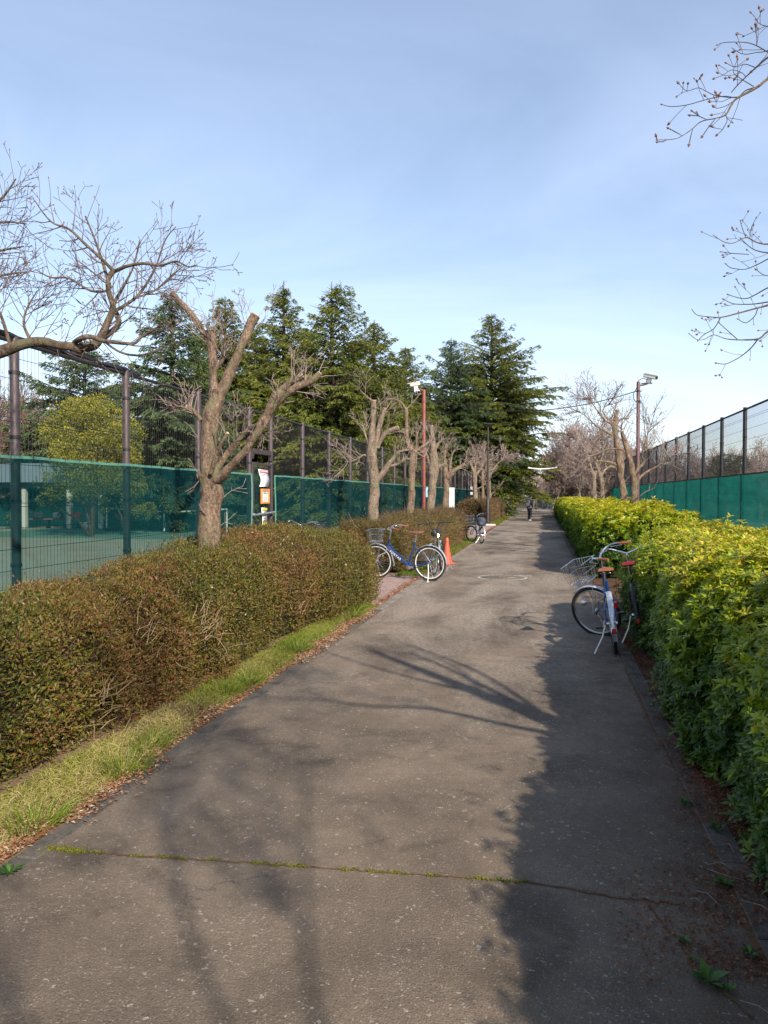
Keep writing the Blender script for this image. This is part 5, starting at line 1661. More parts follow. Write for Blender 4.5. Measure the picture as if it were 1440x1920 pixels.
def fence_run(name, label, X, Ys, H, screenH, post_r, mpost, mwire, mscr, side, gate=None):
    t = thing(name, label, 'fence', (X, Ys[0], 0))
    y0 = Ys[0]
    pm = None; bandm = None; panels = {}
    for y in Ys:
        if pm is None:
            bb = post(H + .03, post_r)
            for z in np.arange(.35, H, .62):
                bb.tube([(0, -post_r - .03, z), (0, post_r + .03, z)], .012, 6, True, 1)
                bb.lathe([(post_r + .006, z - .018), (post_r + .006, z + .018)], 12, (0, 0, 0), 1)
            pm = bb.build('post', [mpost, mwire], t)
            o = pm
        else:
            o = pm.copy(); COL.objects.link(o); o.parent = t
        o.location = (0, y - y0, 0)
    for a, b_ in zip(Ys[:-1], Ys[1:]):
        if gate and abs(a - gate[0]) < .05:
            continue
        Lb = round(b_ - a, 2)
        if Lb not in panels:
            panels[Lb] = wire_panel(Lb, H, .05, .055 if side > 0 else .040).build('mesh_panel', mwire, t, False)
            o = panels[Lb]
        else:
            o = panels[Lb].copy(); COL.objects.link(o); o.parent = t
        o.location = (0, a - y0, 0)
    b = MB(); b.tube([(0, 0, H), (0, Ys[-1] - y0, H)], .022, 8)
    b.build('top_rail', mwire, t)
    # screens hung on the path side, in runs broken by the gate
    runs = [(Ys[0], Ys[-1])] if not gate else [(Ys[0], gate[0] - .06), (gate[1] + .06, Ys[-1])]
    for a, b_ in runs:
        n = int((b_ - a) / .2); m = 9
        ys = np.linspace(a, b_, n + 1); zs = np.linspace(.05, 1, m + 1)
        V = []
        for j, f in enumerate(zs):
            for y in ys:
                topz = screenH + .003 * math.sin(y * 3.1) + .003 * math.sin(y * 7.7)
                V.append((side * (post_r + .012) + .003 * math.sin(y * 2.2 + f * 2) + .003 * math.sin(y * 9 + f * 5), y - y0, topz * f))
        V = np.array(V)
        F = np.array([(j * (n + 1) + i, j * (n + 1) + i + 1, (j + 1) * (n + 1) + i + 1, (j + 1) * (n + 1) + i) for j in range(m) for i in range(n)])
        scr = mesh('windbreak_screen', V, [F], mscr, t, smooth=True)
        hb = MB()
        topv = V[-(n + 1):]
        for i in range(n):
            p, q = topv[i], topv[i + 1]
            hb.add([p + (side * .004, 0, -.022), q + (side * .004, 0, -.022), q + (side * .004, 0, .006), p + (side * .004, 0, .006)], [np.array([(0, 1, 2, 3)])])
        if gate:
            for ye in (a, b_):
                if abs(ye - gate[0]) < .2 or abs(ye - gate[1]) < .2:
                    zz2 = np.linspace(.05, screenH, 14)
                    hb.tube([(side * (post_r + .02), ye - y0 + .02 * math.sin(z * 5 + ye), z) for z in zz2], .013, 5)
        tb = MB()
        for y in np.arange(a + .15, b_ - .1, .26):
            yy2 = y - y0 + random.gauss(0, .015)
            tb.tube([(side * (post_r + .018), yy2, screenH - .03), (side * (post_r + .022), yy2 + .02, screenH + .004), (side * .01, yy2 + .03, screenH + .012)], .0035, 4)
        tb.build('cord_ties', M_DKST, scr, False)
        if mscr is M_SCRL:
            hb.build('hem', M_HEM, scr, False)
        else:
            hb.build('hem', M_DKST, scr, False)
    return t


YL = [6.45 - 2.0 * k for k in (3, 2, 1)] + [6.45, 8.45, 10.43, 12.42, 13.48] + [15.4 + 2.03 * k for k in range(21)]
fl = fence_run('mesh_fence', 'tall brown mesh fence with teal windbreak screen on the left of the path', -5.0, YL, 3.13, 2.02, .045, M_WIREM, M_WIRE, M_SCRL, 1, gate=(12.42, 13.48))
b = MB()
P = [(0.0, yy_, 3.17 + .012 * math.sin(yy_ * 9)) for yy_ in np.arange(2.2, 8.4, .12)]
b.tube(P, [.026 + .012 * random.random() for _ in P], 7)
V = b.V[-1]; V += RNG.normal(size=V.shape) * .006
b.build('rolled_netting', M_DKST, fl, False)
YR = [16.56 - 2.02 * k for k in (7, 6, 5, 4, 3, 2, 1)] + [16.56 + 2.02 * k for k in range(16)]
fr = fence_run('mesh_fence', 'tall black mesh fence with bright green screen on the right of the path', 4.0, YR, 3.38, 2.07, .04, M_DKST, M_WIRE, M_SCRR, -1)

# gate in the left fence
ga = thing('court_gate', 'narrow dark framed gate in the left fence carrying three notices', 'gate', (-5.0, 12.42, 0))
b = MB()
for y in (.06, 1.0):
    b.box((.03, y, 1.12), (.05, .06, 2.2), None, 0, .006)
for z in (.06, 2.2, 2.42):
    b.box((.03, .53, z), (.045, .88, .05 if z < 2.3 else .09), None, 0, .006)
for y in (.06, 1.0):
    b.box((.03, y, 2.33), (.045, .05, .10), None, 0, .004)
b.build('gate_frame', M_WIREM, ga)
b = MB()
for y in np.arange(.12, .96, .055):
    b.tube([(.03, y, .08), (.03, y, 2.18)], .0021, 4, False)
for z in np.arange(.2, 2.2, .205):
    b.tube([(.034, .09, z), (.034, .97, z)], .003, 4, False)
b.build('mesh_panel', M_WIRE, ga, False)
b = MB(); b.add([(.0, .1, .1), (.0, .96, .1), (.0, .96, 2.15), (.0, .1, 2.15)], [np.array([(0, 1, 2, 3)])])
b.build('cloth_backing', M_SCRL, ga, False)
b = MB()
b.tube([(.09, .02, 1.30), (.09, 1.02, 1.33)], .018, 8)
b.tube([(.05, .30, 1.31), (.09, .30, 1.31)], .02, 8)
b.tube([(.05, .0, 1.31), (.11, .0, 1.30)], .03, 8)
b.build('latch_bar', M_ALU, ga)
b = MB()
for z in (.25, 1.1, 2.0):
    b.tube([(.05, 1.03, z - .06), (.05, 1.03, z + .06)], .014, 8)
b.build('hinge', M_DKST, ga)


def gate_sign(name, label, cy, z0, z1, wd, build, curl=0.0):
    t = thing(name, label, 'notice', (-4.945, 12.42 + cy, (z0 + z1) / 2))
    build(t, wd, z1 - z0, curl)
    return t


def card(t, wd, h, curl, mat_, name='board', x=0.0):
    n = 10
    V = []
    for i in range(n + 1):
        f = i / n
        z = -h / 2 + h * f
        sh = curl * math.sin(f * 6.5) * .5
        xx = x + abs(curl) * math.sin(f * 4.0) * .8
        V += [(xx, -wd / 2 + sh, z), (xx + .003, wd / 2 + sh, z)]
    V = np.array(V); V2 = V - [.004, 0, 0]
    m = len(V)
    F = [(2 * i, 2 * i + 1, 2 * i + 3, 2 * i + 2) for i in range(n)]
    Fb = [tuple(q + m for q in f[::-1]) for f in F]
    rim_ = [(2 * i, 2 * i + 2, 2 * i + 2 + m, 2 * i + m) for i in range(n)] + [(2 * i + 1, 2 * i + 1 + m, 2 * i + 3 + m, 2 * i + 3) for i in range(n)]
    return mesh(name, np.concatenate([V, V2]), [np.array(F + Fb + rim_)], mat_, t, smooth=True)


def s1(t, wd, h, curl):
    card(t, wd, h, curl, M_PAPER)
    b = MB(); b.box((.012, -.01, h * .40), (.004, wd * .92, h * .16)); b.build('printed_header', M_PINK, t, False)
    b = MB()
    b.box((.0155, -.01, h * .40), (.003, wd * .7, h * .05))
    b.build('header_lettering', M_PAPER, t, False)
    b = MB()
    for i, z in enumerate((.20, .13, .07, .0, -.05, -.11, -.17)):
        L = wd * (.42, .30, .24, .62, .50, .66, .34)[i]
        y = -wd * .38
        while y < -wd * .38 + L:
            q = random.uniform(.012, .035)
            b.box((.018, y + q / 2 - .01, h * z), (.002, q, .009)); y += q + .009
    b.build('printed_lines', M_INK, t, False)


def s2(t, wd, h, curl):
    b = MB()
    for (y, z, a, c_) in ((-wd / 2 + .02, 0, .04, h), (wd / 2 - .02, 0, .04, h), (0, h / 2 - .02, wd - .08, .04), (0, -h / 2 + .02, wd - .08, .04)):
        b.box((.012, y, z), (.03, a, c_), None, 0, .004)
    b.build('frame', M_ORF, t, False)
    b = MB(); b.box((.0, 0, 0), (.01, wd - .08, h - .08)); b.build('board', M_ORF, t, False)
    b = MB(); b.box((.009, .01, -.01), (.004, wd * .70, h * .74)); b.build('paper', M_PAPER, t, False)
    b = MB()
    y = -wd * .27
    while y < wd * .27:
        q = random.uniform(.018, .035); b.box((.0125, y + q / 2 + .01, h * .22), (.003, q, .022)); y += q + .007
    b.build('green_heading', M_TEALP, t, False)
    b = MB()
    for z in (.10, .02, -.06, -.14, -.22, -.29):
        y = -wd * .25
        while y < wd * .22:
            q = random.uniform(.01, .03); b.box((.0125, y + q / 2 + .01, h * z), (.002, q, .006)); y += q + .008
    b.build('printed_lines', M_INK, t, False)


def s3(t, wd, h, curl):
    card(t, wd, h, curl, M_PAPER)
    b = MB()
    b.box((.016, 0, h * .41), (.004, wd * .9, h * .13)); b.box((.016, .0, -h * .41), (.004, wd * .9, h * .13))
    b.build('yellow_bands', M_YEL, t, False)
    b = MB()
    for i in range(11):
        z = h * (.24 - .055 * i)
        for j in range(3):
            if random.random() < .8:
                b.box((.018, wd * (-.25 + .22 * j), z), (.003, .018 + .02 * random.random(), .016))
    b.build('black_lettering', M_INK, t, False)


gate_sign('notice_sheet', 'curled white notice with a pink heading, topmost on the gate', .55, 1.80, 2.11, .42, s1, .03)
gate_sign('notice_board', 'small orange framed notice board in the middle of the gate', .59, 1.49, 1.76, .40, s2)
gate_sign('notice_plate', 'narrow white and yellow vertical notice, lowest on the gate', .57, 1.10, 1.42, .23, s3, .012)


# ------------------------------------------------------------------ court side
def shelter():
    c0 = Vector(at(95, 37)); 
    t = thing('court_shelter', 'low open shelter with pale pillars seen through the teal screen', 'shelter', c0, math.atan2(RT.y, RT.x))
    pm = None
    for i, px in enumerate((-60, 46, 130, 190)):
        x = (px - 95) * 37 / FP
        if pm is None:
            b = MB(); b.box((0, 0, 1.0), (.24, .24, 2.0), None, 0, .02); pm = b.build('pillar', M_CONC, t, False); o = pm
        else:
            o = pm.copy(); COL.objects.link(o); o.parent = t
        o.location = (x, 0, 0)
    b = MB(); b.box((-.8, 0, 2.12), (8.6, .3, .24), None, 0, .01); b.box((-.8, 2.6, 2.12), (8.6, .3, .24), None, 0, .01); b.build('beam', M_LAMPP, t, False)
    b = MB()
    V = [(-5.6, -.6, 2.26), (5.6, -.6, 2.26), (5.6, 3.2, 2.26), (-5.6, 3.2, 2.26), (-3.4, 1.3, 3.25), (1.9, 1.3, 3.25)]
    b.add(V, [np.array([(0, 1, 5, 4), (2, 3, 4, 5)]), np.array([(1, 2, 5), (3, 0, 4)]), np.array([(3, 2, 1, 0)])])
    b.build('roof', M_ROOF, t, False)
    b = MB(); b.box((-.8, 3.0, .7), (8.6, .1, 1.4)); b.build('back_wall', M_TEALP, t, False)
    return t


shelter()
bn = thing('bench', 'long bench under the court shelter', 'bench', at(90, 37.6), math.atan2(RT.y, RT.x))
b = MB(); b.box((0, 0, .45), (3.4, .4, .06), None, 0, .01); b.build('seat', M_TAN, bn, False)
for x in (-1.5, 0, 1.5):
    b = MB(); b.box((x, 0, .21), (.08, .36, .42)); b.build('leg', M_DKST, bn, False)
for (px, m_, lab) in ((72, M_TROU, 'dark sports bag on the shelter bench, left end'), (108, M_PACK, 'grey blue sports bag on the shelter bench, near the middle'), (142, M_REDP, 'red sports bag on the shelter bench behind the pillar'), (165, M_WHITE, 'white bag at the right end of the shelter bench')):
    p = at(px, 37.3 if px != 165 else 37.2)
    hz_ = .48 if abs(px - 90) < 60 else .0
    t = thing('sports_bag', lab, 'bag', (p[0], p[1], hz_), .3, 'bags under the court shelter')
    b = MB(); b.box((0, 0, .16), (.46, .26, .32), None, 0, .06); b.build('body', m_, t)
    b = MB(); b.tube([(-.14, 0, .30), (-.08, 0, .42), (.08, 0, .42), (.14, 0, .30)], .012, 6); b.build('handle', M_DKST, t)

nt_ = thing('tennis_net', 'green tennis net with white top band seen through the screen', 'tennis net', at(212, 36))
A = Vector(at(200, 36)) - Vector(at(212, 36)); B = Vector(at(425, 33)) - Vector(at(212, 36))
b = MB()
pts = [A.lerp(B, f) + Vector((0, 0, 1.07 - .15 * math.sin(f * math.pi))) for f in np.linspace(0, 1, 17)]
for p, q in zip(pts[:-1], pts[1:]):
    b.add([p - Vector((0, 0, .06)), q - Vector((0, 0, .06)), q, p], [np.array([(0, 1, 2, 3)])])
b.build('top_band', M_WHITE, nt_, False)
b = MB()
for p, q in zip(pts[:-1], pts[1:]):
    b.add([Vector((p.x, p.y, .04)), Vector((q.x, q.y, .04)), q - Vector((0, 0, .062)), p - Vector((0, 0, .062))], [np.array([(0, 1, 2, 3)])])
b.build('net', screen_mat('net_mesh', (0.01, 0.05, 0.03), .45, .3), nt_, False)
for p in (A, B, A.lerp(B, .5)):
    b = MB(); b.tube([p + Vector((0, 0, 0)), p + Vector((0, 0, 1.07 if p is not None else 1))], .035, 8); b.build('post', M_WHITE, nt_)


# ------------------------------------------------------------------ poles, lamps, wires
def pole(name, label, cat, px, d, topy, r, m_, base_z=0.0, grp=None):
    p = W(px, topy, d)
    t = thing(name, label, cat, (p.x, p.y, 0), 0, grp)
    return t, p.z


def cctv(name, label, loc, yaw, pitch=-.12, s=1.0):
    t = thing(name, label, 'security camera', loc, 0, None, (0, -pitch, yaw))
    b = MB(); b.box((.05, 0, .10), (.46 * s, .15 * s, .13 * s), None, 0, .03); b.build('housing', M_CREAM, t, False)
    b = MB(); b.box((.09, 0, .10 + .085 * s), (.56 * s, .19 * s, .015), None, 0, .004); b.build('sunshield', M_WHITE, t, False)
    b = MB(); b.lathe([(.001, .235 * s + .05), (.05 * s, .235 * s + .05), (.055 * s, .25 * s + .05), (.03, .252 * s + .05)], 14, (0, 0, .10), 0, 'x'); b.build('lens', M_BLACK, t)
    b = MB(); b.box((.04, 0, -.04), (.16, .09, .17), None, 0, .015); b.box((.02, 0, -.13), (.22, .07, .02)); b.build('bracket', M_ALU, t, False)
    return t


dR = DX(1197, 3.0)
tR, zR = pole('camera_pole', 'tall maroon steel pole rising behind the right hedge', 'pole', 1197, dR, 716, .05, M_MAROON)
b = MB(); b.lathe([(.057, -.1), (.057, zR - .03), (.05, zR), (.001, zR + .02)], 14)
b.build('shaft', M_MAROON, tR)
b = MB(); b.tube([(0, 0, zR - .12), (.16, .03, zR - .10), (.30, .05, zR - .05)], .028, 8); b.box((.26, .04, zR - .05), (.34, .12, .02)); b.build('arm', M_MAROON, tR)
b = MB()
for z in (zR - .30, zR - .62):
    b.tube([(-.10, 0, z), (.10, 0, z)], .014, 6); b.lathe([(.064, z - .03), (.064, z + .03)], 12)
b.build('clamp', M_DKST, tR)
cctv('security_camera', 'cream box security camera on the maroon pole, against the sky', (tR.location.x + .30, tR.location.y + .05, zR + .08), R_(-38) , -.30, 1.0)
dL = DX(795, -4.2)
tL, zL = pole('camera_pole', 'rust red steel pole standing in the left hedge row', 'pole', 795, dL, 731, .06, M_REDPOLE)
b = MB(); b.lathe([(.062, -.1), (.062, zL - .03), (.055, zL), (.001, zL + .02)], 14); b.build('shaft', M_REDPOLE, tL)
b = MB(); b.tube([(0, 0, zL - .05), (-.12, -.03, zL + .02), (-.24, -.05, zL + .02)], .028, 8); b.build('arm', M_REDPOLE, tL)
b = MB(); b.lathe([(.075, zL - .45), (.075, zL - .36)], 12); b.lathe([(.07, zL - .8), (.07, zL - .74)], 12); b.build('clamp', M_REDPOLE, tL)
cctv('security_camera', 'white box security camera on the rust red pole, against the cedars', (tL.location.x - .26, tL.location.y - .05, zL + .10), R_(205), -.2, .85)
# blue sign on the red pole
t = thing('pole_sign', 'small pale blue sign fixed low on the rust red pole', 'sign', (tL.location.x + .12, tL.location.y, 0))
b = MB(); b.box((0, -.02, 1.75), (.10, .012, .36), None, 0, .003); b.build('panel', paint('pale_blue', (.30, .55, .72), .4), t, False)
b = MB(); b.box((-.06, 0, 1.68), (.06, .02, .03)); b.box((-.06, 0, 1.85), (.06, .02, .03)); b.build('bracket', M_ALU, t, False)


def cable(name, label, P, sag, r, m_):
    a, b_ = Vector(P[0]), Vector(P[1])
    pts = [a.lerp(b_, f) + Vector((0, 0, -4 * sag * f * (1 - f))) for f in np.linspace(0, 1, 25)]
    b = MB(); b.tube(pts, r, 6)
    o = b.build(name, m_)
    return props(o, label, 'cable', 'overhead cables')


cable('overhead_cable', 'sagging dark cable strung over the path between the two camera poles', ((tR.location.x - .08, tR.location.y, zR - .30), (tL.location.x + .08, tL.location.y, zL - .3)), .55, .016, M_DKST)
b = MB()
x0, y0_, z0_ = tR.location.x, tR.location.y, 0
b.tube(smooth_path([(x0 + .28, y0_ + .02, zR + .06), (x0 + .12, y0_ - .02, zR + .10), (x0 - .04, y0_ - .06, zR - .02), (x0 - .06, y0_ - .06, zR - .2), (x0 - .16, y0_ - .05, zR - .42), (x0 - .10, y0_ - .06, zR - .62), (x0 + .06, y0_ - .06, zR - .66), (x0 + .14, y0_ - .02, zR - .75), (x0 + .18, y0_ + .1, zR - 1.2), (x0 + .40, y0_ + .4, zR - 2.6)], [.012] * 10, 6)[0], .012, 6)
props(b.build('drop_cable', M_DKST), 'loose cable looping down the maroon pole to the fence', 'cable', 'overhead cables')

# lamp posts
def lamp_post(label, px, d, topy, r, grp='slender dark lamp posts', arm=0.0):
    t, z = pole('lamp_post', label, 'lamp post', px, d, topy, r, M_LAMPP, 0, grp)
    b = MB(); b.lathe([(r * 2.1, -.1), (r * 2.1, 1.35), (r * 1.5, 1.42), (r * 1.25, 1.5), (r, z * .6), (r * .8, z - .05), (r * .8, z)], 12); b.build('shaft', M_LAMPP, t)
    b = MB(); b.tube([(-.16, 0, z - .05), (.16, 0, z - .05)], .03, 6)
    b.build('crossbar', M_LAMPP, t)
    b = MB(); b.lathe([(.02, z - .02), (.22, z + .01), (.24, z + .05), (.18, z + .09), (.001, z + .10)], 14); b.build('lamp_head', M_LAMPP, t)
    return t


lamp_post('dark lamp post at the near end of the far left hedge', 915, 41, 797, .05)
lamp_post('thin far lamp post in front of the largest cedar', 967, 66, 862, .04)
lamp_post('thin dark post among the trees beside the walker', 1006, 84, 905, .045)
t = thing('concrete_block', 'low pale concrete slab at the foot of the dark lamp post', 'concrete block', G(920, 986) + Vector((0, 0, 0)))
b = MB(); b.box((0, 0, .05), (.52, .28, .10), None, 0, .02); b.build('slab', M_CONC, t, False)
b = MB(); b.box((0, 0, .106), (.42, .18, .012), None, 0, .003); b.build('top', M_KERB, t, False)

# white conduit hanging over the path
a_, b__ = W(990, 877, 54), W(1045, 876, 54)
cable('white_conduit', 'short white sagging pipe hanging on a wire above the far path', (a_, b__), .10, .045, M_WHITE)
cable('carrier_wire', 'thin wire carrying the white pipe above the far path', (W(912, 868, 52), W(1120, 858, 56)), .35, .010, M_DKST)

# white board behind the hedge
p = W(847, 935, 33)
t = thing('white_board', 'tall blank white panel on a post behind the second left hedge', 'sign', (p.x, p.y, 0))
b = MB(); b.box((0, 0, p.z + .05), (.23, .03, .86), None, 0, .004); b.build('panel', M_WHITE, t, False)
for x in (-.08, .10):
    b = MB(); b.tube([(x, .03, -.05), (x, .03, p.z + .45)], .02, 8); b.build('post', M_ALU, t)
p = W(884, 935, 50)
t = thing('striped_post', 'thin black and white striped sign post by the end of the left fence', 'sign', (p.x, p.y, 0))
b = MB(); b.box((0, .03, 1.1), (.10, .03, 2.2)); b.build('post', M_DKST, t, False)
b = MB()
for z in (1.35, 1.75, 2.1):
    b.box((0, 0, z), (.15, .015, .2), None, 0, .003)
b.build('white_plates', M_WHITE, t, False)

# pale building bits seen between trunks on the right
p = Vector(at(1104, 84))
t = thing('white_building', 'small white walled building glimpsed between the right hand trunks', 'building', p, math.atan2(RT.y, RT.x))
b = MB(); b.box((0, 0, 1.6), (2.6, 2.4, 3.2), None, 0, .01); b.build('wall', M_WHITE, t, False)
b = MB(); b.box((0, 0, 3.28), (3.0, 2.8, .14), None, 0, .01); b.build('roof', M_ROOF, t, False)
b = MB(); b.box((-.5, -1.21, 2.2), (.8, .03, .7)); b.build('window', M_DKST, t, False)
for i, (px, lab) in enumerate(((946, 'white marker stub below the ninth left tree'), (952, 'white marker stub next to the far left tree'))):
    p = W(px, 930, 63); t = thing('marker_post', lab, 'marker post', (p.x, p.y, 0), 0, 'white markers')
    b = MB(); b.lathe([(.06, -.05), (.06, 1.62), (.05, 1.72), (.001, 1.74)], 10); b.build('post', M_WHITE, t)
    b = MB(); b.lathe([(.064, 1.45), (.064, 1.5)], 10); b.build('band', M_YEL, t)

# traffic cone
p = G(838, 1057)
t = thing('traffic_cone', 'faded orange traffic cone beside the black handlebars', 'traffic cone', p, .3)
t.scale = (.88, .88, .88)
b = MB(); b.box((0, 0, .02), (.38, .38, .035), None, 0, .01); b.build('base', M_ORANGE, t, False)
b = MB(); b.lathe([(.145, .035), (.14, .06), (.095, .30), (.06, .52), (.05, .60), (.056, .605), (.052, .65), (.036, .70), (.015, .715)], 20); b.build('body', M_ORANGE, t)


# ------------------------------------------------------------------ bicycles
def ring(b, c, R, r, k=40, kk=8, m=0):
    pts = [(c[0] + R * math.cos(a), 0, c[1] + R * math.sin(a)) for a in np.linspace(0, 2 * math.pi, k, endpoint=False)]
    b.tube(pts, r, kk, False, m, closed=True)


def arc(c, R, a0, a1, n=18, y=0.0):
    return [(c[0] + R * math.cos(a), y, c[1] + R * math.sin(a)) for a in np.linspace(a0, a1, n)]


def ribbon(b, P, wd, th=.0015, m=0):
    """flat mudguard strip: arc in the xz plane, width along y, slightly crowned"""
    P = np.array(P); n = len(P)
    V = []
    T = np.gradient(P, axis=0); T = unit(T)
    Nn = np.stack([-T[:, 2], T[:, 1] * 0, T[:, 0]], 1)
    prof = [(-wd, -.010), (-wd * .6, -.002), (0, 0), (wd * .6, -.002), (wd, -.010)]
    for i in range(n):
        for (y, o_) in prof:
            V.append(P[i] + Nn[i] * (-o_ if Nn[i][2] < 0 else o_) * 1.0 + np.array([0, y, 0]))
    V = np.array(V); k = len(prof)
    F = [(i * k + j, i * k + j + 1, (i + 1) * k + j + 1, (i + 1) * k + j) for i in range(n - 1) for j in range(k - 1)]
    b.add(V, [np.array(F)], m)
    b.add(V + [0, 0, -.002], [np.array([f[::-1] for f in F])], m)


def bicycle(label, loc, rz, lean, steer, frame_m, R=.335, fender_m=None, rim_m=None, saddle_m=None, grip_m=None, basket='wire', bar='swept', group='parked bicycles', word=None, stand='side', rack=False, spokes=28, extra=None, wb=1.08, lock=None, saddle_z=.93, tyre=.019):
    fender_m = fender_m or M_SILV; rim_m = rim_m or M_ALU; saddle_m = saddle_m or M_BLACK; grip_m = grip_m or M_BLACK
    t = thing('bicycle', label, 'bicycle', loc, 0, group, (lean, 0, rz))
    hd_b, hd_t = Vector((wb - .235, 0, .60 + R - .335)), Vector((wb - .285, 0, .78 + R - .335))
    bbk = Vector((.44, 0, .28))
    axd = (hd_t - hd_b).normalized()
    rotS = Matrix.Translation(hd_b) @ Matrix.Rotation(steer, 4, axd) @ Matrix.Translation(-hd_b)

    def mk(b, name, m_, par=None, front=False, smooth=True):
        if front:
            A_ = np.array(rotS)
            b.V = [v @ A_[:3, :3].T + A_[:3, 3] for v in b.V]
        return b.build(name, m_, par or t, smooth)

    # frame
    b = MB()
    b.tube([hd_b - axd * .02, hd_t + axd * .01], .021, 10)
    b.tube([hd_b + axd * .03, hd_b.lerp(bbk, .5) + Vector((-.0, 0, -.01)), bbk], .029 if word else .024, 10)
    b.tube([hd_b + axd * .12, hd_b.lerp(bbk, .55) + Vector((.0, 0, .035)), bbk + Vector((-.03, 0, .13))], .013, 8)
    st_t = Vector((.29, 0, .74))
    b.tube([bbk, st_t], .017, 10)
    for s in (-1, 1):
        b.tube([bbk + Vector((0, s * .025, 0)), Vector((.2, s * .055, R * .9)), Vector((0, s * .06, R))], .010, 6)
        b.tube([st_t + Vector((.02, s * .018, -.10)), Vector((.14, s * .05, R + .2)), Vector((0, s * .06, R))], .008, 6)
    b.tube([bbk + Vector((0, -.05, 0)), bbk + Vector((0, .05, 0))], .026, 12)
    fr_ = mk(b, 'frame', frame_m)
    if word:
        cu = bpy.data.curves.new('lettering', 'FONT')
        cu.body = word; cu.size = .062; cu.extrude = .0008; cu.space_character = 1.35; cu.align_x = 'CENTER'; cu.align_y = 'CENTER'
        try:
            cu.offset = .0012
        except Exception:
            pass
        fo = bpy.data.objects.new('lettering', cu); COL.objects.link(fo)
        cu.materials.append(M_WHITE)
        bpy.context.view_layer.update()
        me_ = bpy.data.meshes.new_from_object(fo.evaluated_get(bpy.context.evaluated_depsgraph_get()))
        bpy.data.objects.remove(fo)
        fo = bpy.data.objects.new('lettering', me_); COL.objects.link(fo); fo.parent = fr_
        x_ = (bbk - hd_b).normalized(); z_ = Vector((0, 1, 0)); y_ = z_.cross(x_)
        Mx = Matrix((x_, y_, z_)).transposed().to_4x4()
        Mx.translation = hd_b.lerp(bbk, .40) + Vector((0, .0305, -.002))
        fo.matrix_local = Mx
    # wheels
    def wheel(cx, cz, name, front):
        b = MB(); ring(b, (cx, cz), R - tyre, tyre, 44, 8); wt = mk(b, name, M_RUBBER, None, front)
        b = MB(); ring(b, (cx, cz), R - tyre * 2 - .008, .010, 44, 6); mk(b, 'rim', rim_m, wt, front)
        b = MB()
        for i in range(spokes):
            a = i / spokes * 2 * math.pi
            a2 = a + (.45 if i % 4 < 2 else -.45)
            y = .03 if i % 2 else -.03
            b.tube([(cx + .02 * math.cos(a2), y, cz + .02 * math.sin(a2)), (cx + (R - tyre * 2 - .01) * math.cos(a), 0, cz + (R - tyre * 2 - .01) * math.sin(a))], .0013, 3, False)
        mk(b, 'spokes', M_CHROME, wt, front)
        b = MB(); b.tube([(cx, -.055, cz), (cx, .055, cz)], .022 if not front else .028, 10); mk(b, 'hub', M_CHROME, wt, front)
    wheel(0, R, 'rear_wheel', False)
    wheel(wb, R, 'front_wheel', True)
    # mudguards
    b = MB(); ribbon(b, arc((0, R), R + .022, .40 + math.pi, math.pi * .12 - .0, 30), .028)
    b.V = [v for v in b.V]
    rf = mk(b, 'rear_mudguard', fender_m)
    b = MB(); ribbon(b, arc((wb, R), R + .022, math.pi * 1.08, math.pi * .28, 18), .026)
    mk(b, 'front_mudguard', fender_m, None, True)
    b = MB(); b.box((-R - .035, 0, R - .02), (.02, .045, .05), None, 0, .006); mk(b, 'rear_reflector', M_REDP)
    # fork, stem, handlebar
    b = MB()
    cr_ = hd_b - axd * .03
    for s in (-1, 1):
        b.tube([cr_ + Vector((0, s * .02, 0)), cr_ + Vector((.03, s * .048, -.06)), Vector((wb - .06, s * .052, R + .12)), Vector((wb, s * .055, R))], .010, 6)
    b.tube([cr_ + Vector((0, -.035, 0)), cr_ + Vector((0, .035, 0))], .016, 8)
    mk(b, 'fork', M_SILV if frame_m is not M_BLACK else M_BLACK, None, True)
    b = MB()
    hb = hd_t + axd * .17
    b.tube([hd_t, hb], .012, 8)
    if bar == 'swept':
        b.tube([hb, hb + Vector((.02, 0, .02))], .014, 8)
        for s in (-1, 1):
            Pb, _ = smooth_path([hb + Vector((.02, 0, .02)), hb + Vector((.04, s * .08, .045)), hb + Vector((.01, s * .18, .085)), hb + Vector((-.08, s * .25, .09)), hb + Vector((-.24, s * .285, .06))], [1] * 5, 5)
            b.tube(Pb, .0105, 8)
    elif bar == 'high':
        b.tube([hb + Vector((0, -.25, .13)), hb + Vector((0, -.11, .13)), hb + Vector((0, -.05, .0)), hb + Vector((0, .05, .0)), hb + Vector((0, .11, .13)), hb + Vector((0, .25, .13))], .0115, 8)
        b.tube([hb + Vector((0, -.11, .13)), hb + Vector((0, .11, .13))], .007, 6)
    mk(b, 'handlebar', M_CHROME if bar == 'swept' else M_BLACK, None, True)
    for s in (-1, 1):
        b = MB()
        if bar == 'swept':
            b.tube([hb + Vector((-.12, s * .262, .082)), hb + Vector((-.25, s * .287, .058))], .016, 8)
        else:
            b.tube([hb + Vector((-.0, s * .24, .13)), hb + Vector((-.02, s * .36, .125))], .016, 8)
        mk(b, 'grip', grip_m, None, True)
    for s in (-1, 1):
        b = MB()
        if bar == 'swept':
            b.tube([hb + Vector((-.03, s * .22, .08)), hb + Vector((-.0, s * .26, .06)), hb + Vector((-.12, s * .31, .045))], .005, 6)
        else:
            b.tube([hb + Vector((.02, s * .22, .12)), hb + Vector((.05, s * .30, .11))], .005, 6)
        mk(b, 'brake_lever', M_CHROME, None, True)
